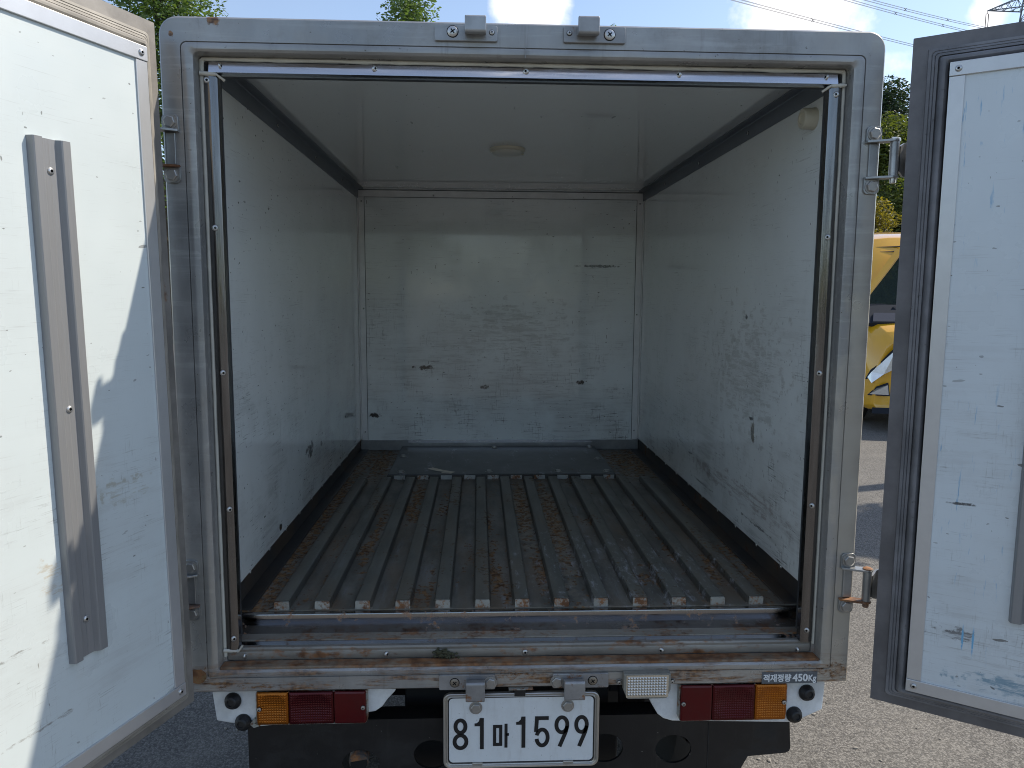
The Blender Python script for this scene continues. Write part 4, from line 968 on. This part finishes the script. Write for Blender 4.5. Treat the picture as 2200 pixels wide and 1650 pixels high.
# ------------------------------------------------------------------ small loose things on the truck
rnd = random.Random(11)
bm = bmesh.new()
for k in range(46):
    bmesh.ops.create_icosphere(bm, subdivisions=1, radius=rnd.uniform(.0022, .0058), matrix=Matrix.Translation((rnd.gauss(0, .0085), rnd.uniform(0, .006), rnd.gauss(.008, .0055))) @ Matrix.Rotation(rnd.random()*3, 4, 'X') @ Matrix.Diagonal((1.3, .8, .8, 1)))
for k in range(12):
    bmesh.ops.create_icosphere(bm, subdivisions=1, radius=rnd.uniform(.0014, .003), matrix=Matrix.Translation((rnd.uniform(.008, .034), rnd.uniform(0, .004), rnd.uniform(-.001, .003))))
o = bm_obj('mud_clump', bm, m_clump, None, loc=(-.173, .026, .0555+G)); tag(o, 'small dark clump of dried mud and moss stuck on the rusty sill', 'mud clump')
bm = bmesh.new()
pts = [(-.068, .050, .004), (-.048, .056, .007), (-.010, .030, .004), (.042, .004, .0015), (.030, -.010, .0012), (-.030, .016, .003)]
bm.faces.new([bm.verts.new(p_) for p_ in pts])
bm.faces.new([bm.verts.new(p_) for p_ in ((-.012, -.002, .001), (.030, -.012, .0012), (.008, -.030, -.010))])
o = bm_obj('paper_scrap', bm, m_paper, None, loc=(-.232, 1.325, .1497+G)); so = o.modifiers.new('thick', 'SOLIDIFY'); so.thickness = .0006
tag(o, 'torn scrap of brown paper lying at the edge of the floor plate', 'paper')

# ------------------------------------------------------------------ yellow minibus
bus = empty('minibus', (5.22, 6.35, 0), (0, 0, R(-12))); tag(bus, 'yellow minibus parked beyond the truck, seen through the door gap', 'minibus')
def bus_mesh():
    # sections across the bus from nose to tail: (y, half width at sill, half width at shoulder, half width at roof, z bottom, z shoulder, z roof)
    S = [(0.02, .86, .84, .70, .30, .62, .98), (.0, .93, .92, .74, .27, .66, 1.06), (.10, .98, .97, .80, .25, .80, 1.16), (.30, 1.0, .99, .84, .25, 1.05, 1.24), (.55, 1.0, 1.0, .86, .25, 1.15, 1.36),
         (.80, 1.0, 1.0, .84, .25, 1.22, 1.66), (1.05, 1.0, 1.0, .80, .25, 1.30, 1.98), (1.28, 1.0, 1.0, .78, .25, 1.42, 2.26), (1.7, 1.0, 1.0, .80, .25, 1.5, 2.36), (4.6, 1.0, 1.0, .80, .25, 1.5, 2.36), (5.2, .98, .98, .76, .3, 1.5, 2.28), (5.3, .94, .94, .7, .4, 1.4, 2.1)]
    bm = bmesh.new(); rings = []
    for y, a, b, c, zb, zs, zr in S:
        half = [(a*.96, zb), (a, zb+.05), (b, zs), (b-(b-c)*.25, zs+(zr-zs)*.45), (c+.08, zr-.10), (c, zr-.03), (c*.6, zr)]
        ring = [(x, y, z) for x, z in half] + [(-x, y, z) for x, z in half[::-1]]
        rings.append(ring)
    loft(bm, rings, close=True)
    return bm
bm_obj('body', bus_mesh(), m_yellow, bus, loc=(0, 0, 0), smooth=50, bevel=.01)
def bquad(name, mat, quads, thick=.012, bev=.004):
    bm = bmesh.new()
    for q in quads: bm.faces.new([bm.verts.new(p_) for p_ in q])
    o = bm_obj(name, bm, mat, bus, loc=(0, 0, 0)); s_ = o.modifiers.new('thick', 'SOLIDIFY'); s_.thickness = thick; s_.offset = 0
    return o
# windscreen with swept corners, black cowl, pale bonnet, lamps, grille, number-less bumper
def mirror(q): return [(-x, y, z) for x, y, z in q]
ws = [(-.97, .57, 1.42), (.97, .57, 1.42), (.42, .98, 2.05), (-.42, .98, 2.05)]
bquad('windscreen', m_glass, [ws], .02)
for sgn in (1, -1):
    f = (lambda q: q) if sgn < 0 else mirror
    bquad('windscreen_post', m_yellow, [f([(-1.02, .60, 1.40), (-.955, .555, 1.40), (-.395, .965, 2.09), (-.47, 1.0, 2.09)])], .03)
    bquad('side_window', m_glass, [f([(-1.006, .75, 1.45), (-1.006, 1.5, 1.45), (-.93, 1.5, 1.98), (-.95, 1.15, 1.98)])], .01)
    bquad('headlight', m_lampglass, [f([(-.985, .055, .62), (-.955, .03, .68), (-.72, -.03, .95), (-.70, -.03, .74), (-.84, -.02, .66), (-.955, .0, .56)])], .03)
    bquad('headlight_rim', m_busblack, [f([(-1.0, .07, .60), (-.96, .04, .70), (-.71, -.025, .985), (-.70, -.022, .955), (-.95, .045, .675), (-.985, .07, .60)])], .03)
    bquad('fog_lamp', m_lampglass, [f([(-.965, .025, .435), (-.90, -.005, .50), (-.79, -.022, .545), (-.775, -.022, .435)])], .03)
    bquad('fog_lamp_rim', m_busblack, [f([(-.98, .035, .42), (-.90, .0, .52), (-.785, -.018, .57), (-.76, -.018, .42)])], .02)
bquad('cowl', m_busblack, [[(-.98, .30, 1.20), (.98, .30, 1.20), (.96, .58, 1.41), (-.96, .58, 1.41)]], .05)
bquad('cowl_recess', plain('cowl_grey', (.050, .058, .08), .8, spec=.06), [[(-.90, .29, 1.215), (.90, .29, 1.215), (.86, .42, 1.31), (-.86, .42, 1.31)]], .065)
bquad('bumper_lip', m_busblack, [[(-.93, -.015, .22), (.93, -.015, .22), (.93, -.01, .285), (-.93, -.01, .285)]], .05)
bm = bmesh.new(); tube(bm, [(-.95, .56, 1.425), (-.30, .60, 1.435)], .012, 6); tube(bm, [(-.62, .52, 1.40), (-.50, .47, 1.29)], .02, 6); tube(bm, [(.95, .56, 1.425), (.30, .60, 1.435)], .012, 6)
bm_obj('wiper', bm, m_busblack, bus, loc=(0, 0, 0))
bm = bmesh.new(); tube(bm, [(-1.005, 1.5, 2.08), (-.80, 1.22, 2.13), (0, 1.12, 2.15), (.80, 1.22, 2.13), (1.005, 1.5, 2.08)], .008, 6); tube(bm, [(-1.0, 1.5, 2.0), (-.72, 1.16, 2.07), (0, 1.06, 2.09), (.72, 1.16, 2.07), (1.0, 1.5, 2.0)], .006, 6); bm_obj('roof_seam', bm, m_busblack, bus, loc=(0, 0, 0))
bm = bmesh.new(); bmesh.ops.create_icosphere(bm, subdivisions=2, radius=.16, matrix=Matrix.Translation((.12, 1.75, 2.36)) @ Matrix.Diagonal((1, 1.3, .45, 1))); bm_obj('roof_vent', bm, m_plate, bus, loc=(0, 0, 0), smooth=60)
for x, y in ((-.86, .95), (.86, .95), (-.86, 4.2), (.86, 4.2)):
    w = empty('wheel', (x, y, .33)); w.parent = bus; w.scale = (1.22,)*3; link('tyre', ME_TYRE, w); link('rim', ME_RIM, w)

# ------------------------------------------------------------------ trees
def leaf_cloud(name, centres, radii, n, size, mat, parent, seed, flat=.4, up=.25):
    r = np.random.default_rng(seed)
    centres = np.array(centres, float); radii = np.array(radii, float)
    vol = radii.prod(1) if radii.ndim == 2 else radii**3
    if radii.ndim == 1: radii = np.stack([radii]*3, 1)
    k = r.choice(len(centres), n, p=vol/vol.sum())
    d = r.normal(size=(n, 3)); d /= np.linalg.norm(d, axis=1, keepdims=True)
    rad = r.random(n)**.45
    c = centres[k] + d*rad[:, None]*radii[k]
    a = r.normal(size=(n, 3)); a[:, 2] *= flat; a /= np.linalg.norm(a, axis=1, keepdims=True)
    b = r.normal(size=(n, 3)); b = np.cross(a, b); b /= np.linalg.norm(b, axis=1, keepdims=True)
    s = size*(.55 + .9*r.random(n))[:, None]
    v = np.stack([c-a*s, c-b*s*.42, c+a*s, c+b*s*.42], 1).reshape(-1, 3)
    me = bpy.data.meshes.new(name); me.vertices.add(4*n); me.vertices.foreach_set('co', v.ravel())
    me.loops.add(4*n); me.loops.foreach_set('vertex_index', np.arange(4*n)); me.polygons.add(n)
    me.polygons.foreach_set('loop_start', np.arange(n)*4); me.polygons.foreach_set('loop_total', np.full(n, 4)); me.update(calc_edges=True)
    me.materials.append(mat)
    return link(name, me, parent, loc=(0, 0, 0))
m_bark = plain('bark', (.10, .08, .06), .9, 0, .4, 12, .4)
lf_mid = leaf_mat('leaf_mid', (.030, .060, .018), (.075, .125, .035))
lf_bright2 = leaf_mat('leaf_light', (.05, .09, .03), (.12, .19, .06), .45)
lf_dark = leaf_mat('leaf_dark', (.012, .027, .014), (.034, .062, .028), .2)
lf_bright = leaf_mat('leaf_bright', (.042, .072, .018), (.115, .145, .032), .4)
lf_yel = leaf_mat('leaf_yellow_green', (.10, .10, .015), (.24, .20, .03), .4)
def tree(loc, height, spread, label, mat, seed, n=7000, leaf=.09, shape='round', low=.35, group=None, name='broadleaf_tree', clumps=26):
    t = empty(name, loc); tag(t, label, 'tree', group)
    rnd = random.Random(seed); bm = bmesh.new()
    tr_ = .018*height
    tube(bm, [(0, 0, 0), (.02*height*rnd.uniform(-1, 1), 0, height*.3), (.03*height*rnd.uniform(-1, 1), .02*height*rnd.uniform(-1, 1), height*.62), (0, 0, height*.88)], tr_, 8, r1=tr_*.2)
    C, Rd = [], []
    for k in range(clumps):
        f = low + (1-low)*((k+.5)/clumps); a = k*2.4 + rnd.uniform(-.4, .4)
        if shape == 'round': prof = math.sin(math.pi*min(1, (f-low)/(1-low)*.86+.12))**.7
        elif shape == 'column': prof = .9*(1-(f-low)/(1-low)*.75)
        else: prof = 1-.85*(f-low)/(1-low)
        rr_ = spread*prof*rnd.uniform(.35, .95); p_ = (rr_*math.cos(a), rr_*math.sin(a), height*f*rnd.uniform(.95, 1.03)-spread*.12)
        if p_[2] > height*.97: p_ = (p_[0]*.4, p_[1]*.4, height*.95)
        C.append(p_); q = spread*rnd.uniform(.20, .42)
        Rd.append((q*.95, q*.95, q*(.8 if shape != 'column' else 1.7)))
        z0 = max(height*.18, p_[2]-spread*.8*rnd.uniform(.5, 1))
        tube(bm, [(0, 0, z0), (p_[0]*.5, p_[1]*.5, z0+(p_[2]-z0)*.6), p_], tr_*.38, 5, r1=tr_*.08)
    bm_obj('trunk', bm, m_bark, t, loc=(0, 0, 0), smooth=60)
    leaf_cloud('crown', C, Rd, n, leaf, mat, t, seed)
    return t
tree((-11.4, 26.6, 0), 13.6, 3.9, 'airy green tree rising behind the top left corner of the truck', lf_bright2, 21, 26000, .085, 'column')
tree((-2.55, 25.8, 0), 12.1, 2.3, 'upright feathery green tree rising above the middle of the truck roof', lf_bright2, 22, 20000, .075, 'column', clumps=30)
tree((4.75, 26.2, 0), 11.02, 1.2, 'thin tree whose tip just shows over the roof right of the latch', lf_bright2, 23, 6000, .08, 'column', clumps=12)
tree((17.2, 31.0, 0), 10.4, 3.6, 'tall dark green tree in the gap right of the truck', lf_dark, 24, 70000, .08, 'round', low=.15, clumps=40)
tree((14.9, 33.5, 0), 9.6, 3.4, 'dark tree at the left rear of the gap right of the truck', lf_dark, 29, 40000, .085, 'round', low=.15, clumps=36)
tree((14.2, 24.5, 0), 7.55, 2.5, 'lighter green tree in front of the tall dark tree in the gap', lf_bright, 25, 52000, .065, 'round', low=.45, clumps=34)
tree((9.55, 16.4, 0), 3.75, 1.25, 'yellow-green bush behind the yellow minibus roof', lf_yel, 26, 16000, .045, 'round', low=.12, name='bush', clumps=26)
tree((6.2, 5.2, 0), 7.6, 1.55, 'unseen tree added to shadow the asphalt, hidden behind the open right door', lf_mid, 27, 9000, .10, 'round', low=.68, clumps=30)  # out of view, added to throw a shadow on the ground beside the truck
# wooded hillside closing the view between the trees
bm = bmesh.new(); gx = [-60 + 6*i for i in range(36)]; rows = []
for j in range(9):
    rows.append([bm.verts.new((x, 40+j*7, -.3 + (1-math.cos(min(1, j/6)*math.pi))*.5*(7.0+2.0*math.sin(x*.13)+1.2*math.sin(x*.31+1)))) for x in gx])
for A, B in zip(rows, rows[1:]):
    for i in range(len(gx)-1): bm.faces.new((A[i], A[i+1], B[i+1], B[i]))
tag(bm_obj('hillside', bm, plain('wooded_slope', (.022, .036, .016), .9, 0, .6, 1.2, .5)), kind='structure')
r_ = np.random.default_rng(5)
cs = [(10 + 30*r_.random(), 40 + 22*r_.random(), 0) for _ in range(60)]
cs = [(x, y, (y-40)*.2+1.6) for x, y, z in cs]
o = leaf_cloud('distant_wood', cs, [2.2]*60, 24000, .28, lf_dark, None, 6); tag(o, kind='stuff')

cs = [(-60 + 120*i/37 + 1.5*r_.random(), -48 - 5*r_.random(), 1.2 + 4.2*r_.random()) for i in range(38)]
o = leaf_cloud('unseen_tree_line', cs, [3.4]*38, 16000, .34, lf_mid, None, 8); tag(o, kind='stuff')  # unseen row behind the camera, added to darken reflections in the trims
# ------------------------------------------------------------------ transmission tower and its lines
m_lattice = plain('galvanised_lattice', (.16, .18, .20), .5, .5)
def tower(loc, yaw, arm_z, arm_tip):
    t = empty('transmission_tower', loc, (0, 0, yaw)); tag(t, 'tall lattice electricity pylon at the top right above the open door', 'pylon')
    Hh = 96
    hw = lambda z: 6.5*(1-z/Hh)**.85*.9 + 1.1
    bm = bmesh.new(); zs = [0, 12, 23, 33, 42, 50, 57, 63, 68, 73, 78, 83, 88, 96]
    for sx in (-1, 1):
        for sy in (-1, 1): tube(bm, [(sx*hw(z), sy*hw(z), z) for z in zs], .22, 4)
    bm_obj('leg', bm, m_lattice, t, loc=(0, 0, 0))
    bm = bmesh.new()
    for a, b in zip(zs, zs[1:]):
        for sx, sy, ex, ey in ((-1, -1, 1, -1), (1, -1, 1, 1), (1, 1, -1, 1), (-1, 1, -1, -1)):
            A, B = hw(a), hw(b)
            tube(bm, [(sx*A, sy*A, a), (ex*B, ey*B, b)], .11, 4); tube(bm, [(ex*A, ey*A, a), (sx*B, sy*B, b)], .11, 4); tube(bm, [(sx*B, sy*B, b), (ex*B, ey*B, b)], .10, 4)
    bm_obj('bracing', bm, m_lattice, t, loc=(0, 0, 0))
    for z in arm_z:
        for s in (-1, 1):
            L = arm_tip; w = hw(z); bm = bmesh.new(); tip = (s*L, 0, z)
            for sy in (-1, 1):
                tube(bm, [(s*w, sy*w, z+.8), tip], .17, 4); tube(bm, [(s*w, sy*w, z+4.5), tip], .17, 4)
                for q in range(4):
                    f0, f1 = q/4, (q+.5)/4
                    p0 = Vector((s*w, sy*w, z+.8)).lerp(Vector(tip), f0); p1 = Vector((s*w, sy*w, z+4.5)).lerp(Vector(tip), f1); p2 = Vector((s*w, sy*w, z+.8)).lerp(Vector(tip), (q+1)/4)
                    tube(bm, [p0, p1], .08, 4); tube(bm, [p1, p2], .08, 4)
                    p3 = Vector((s*w, -sy*w, z+.8)).lerp(Vector(tip), f1); tube(bm, [p0, p3], .07, 4)
            bm_obj('cross_arm', bm, m_lattice, t, loc=(0, 0, 0))
            bm = bmesh.new(); g = .36
            tube(bm, [tip, (s*L, 0, z-.6)], .06, 4)
            for d in (-g, g): tube(bm, [(s*L, d*0, z-.6), (s*L+d, 0, z-.9), (s*L+d, 0, z-4.9), (s*L, 0, z-5.2)], .11, 5)
            tube(bm, [(s*L, 0, z-5.2), (s*L, 0, z-5.8)], .08, 4)
            bm_obj('insulator', bm, plain('insulator_brown', (.16, .12, .10), .4), t, loc=(0, 0, 0))
    return t
TD = 205.0
cam_p = Vector((-.0958, -1.4787, 1.482))
tip_p = cam_p + Vector((.6714, 1, .3815))*TD
yaw = math.atan2(.0, 1)
armL = 13.5
tower((tip_p.x + armL, tip_p.y, 0), 0, (tip_p.z-13, tip_p.z, tip_p.z+11), armL)
m_wire = plain('power_line', (.10, .10, .11), .5, .5)
def wires(p0, p1, label, k=4, gap=.42, sag=2.0, rad=.028, spacer=True):
    p0, p1 = Vector(p0), Vector(p1); bm = bmesh.new()
    for a, b in ((-1, -1), (1, -1), (1, 1), (-1, 1))[:k]:
        off = Vector((a*gap/2, 0, b*gap/2)); pts = []
        for i in range(25):
            f = i/24; p_ = p0.lerp(p1, f) + off; p_.z -= sag*4*f*(1-f); pts.append(p_)
        tube(bm, pts, rad, 4)
    if spacer:
        for f in (.18, .34, .5):
            p_ = p0.lerp(p1, f); p_.z -= sag*4*f*(1-f)
            tube(bm, [p_+Vector((-gap*.7, 0, -gap*.7)), p_+Vector((gap*.7, 0, gap*.7))], rad*1.8, 4); tube(bm, [p_+Vector((gap*.7, 0, -gap*.7)), p_+Vector((-gap*.7, 0, gap*.7))], rad*1.8, 4)
    o = bm_obj('power_line', bm, m_wire); tag(o, label, 'power line', 'high-voltage lines across the sky')
ins_p = cam_p + Vector((.670, 1, .3597))*TD
far1 = cam_p + Vector((.518, 1, .3960))*150
d1 = (far1-ins_p); wires(ins_p, ins_p + d1*2.3, 'upper bundle of power lines running left from the hanging insulator', sag=1.0)
ins_b = ins_p + Vector((0, 0, -1.9)); far2 = cam_p + Vector((.500, 1, .3930))*150
wires(ins_b, ins_b + (far2-ins_b)*2.3, 'lower bundle of power lines close beneath the insulator bundle', k=4, sag=1.0)
q0 = cam_p + Vector((.66, 1, .3185))*TD; q1 = cam_p + Vector((.3446, 1, .3895))*125
wires(q0, q0 + (q1-q0)*1.6, 'separate bundle of power lines crossing the large cloud above the truck', sag=.6)
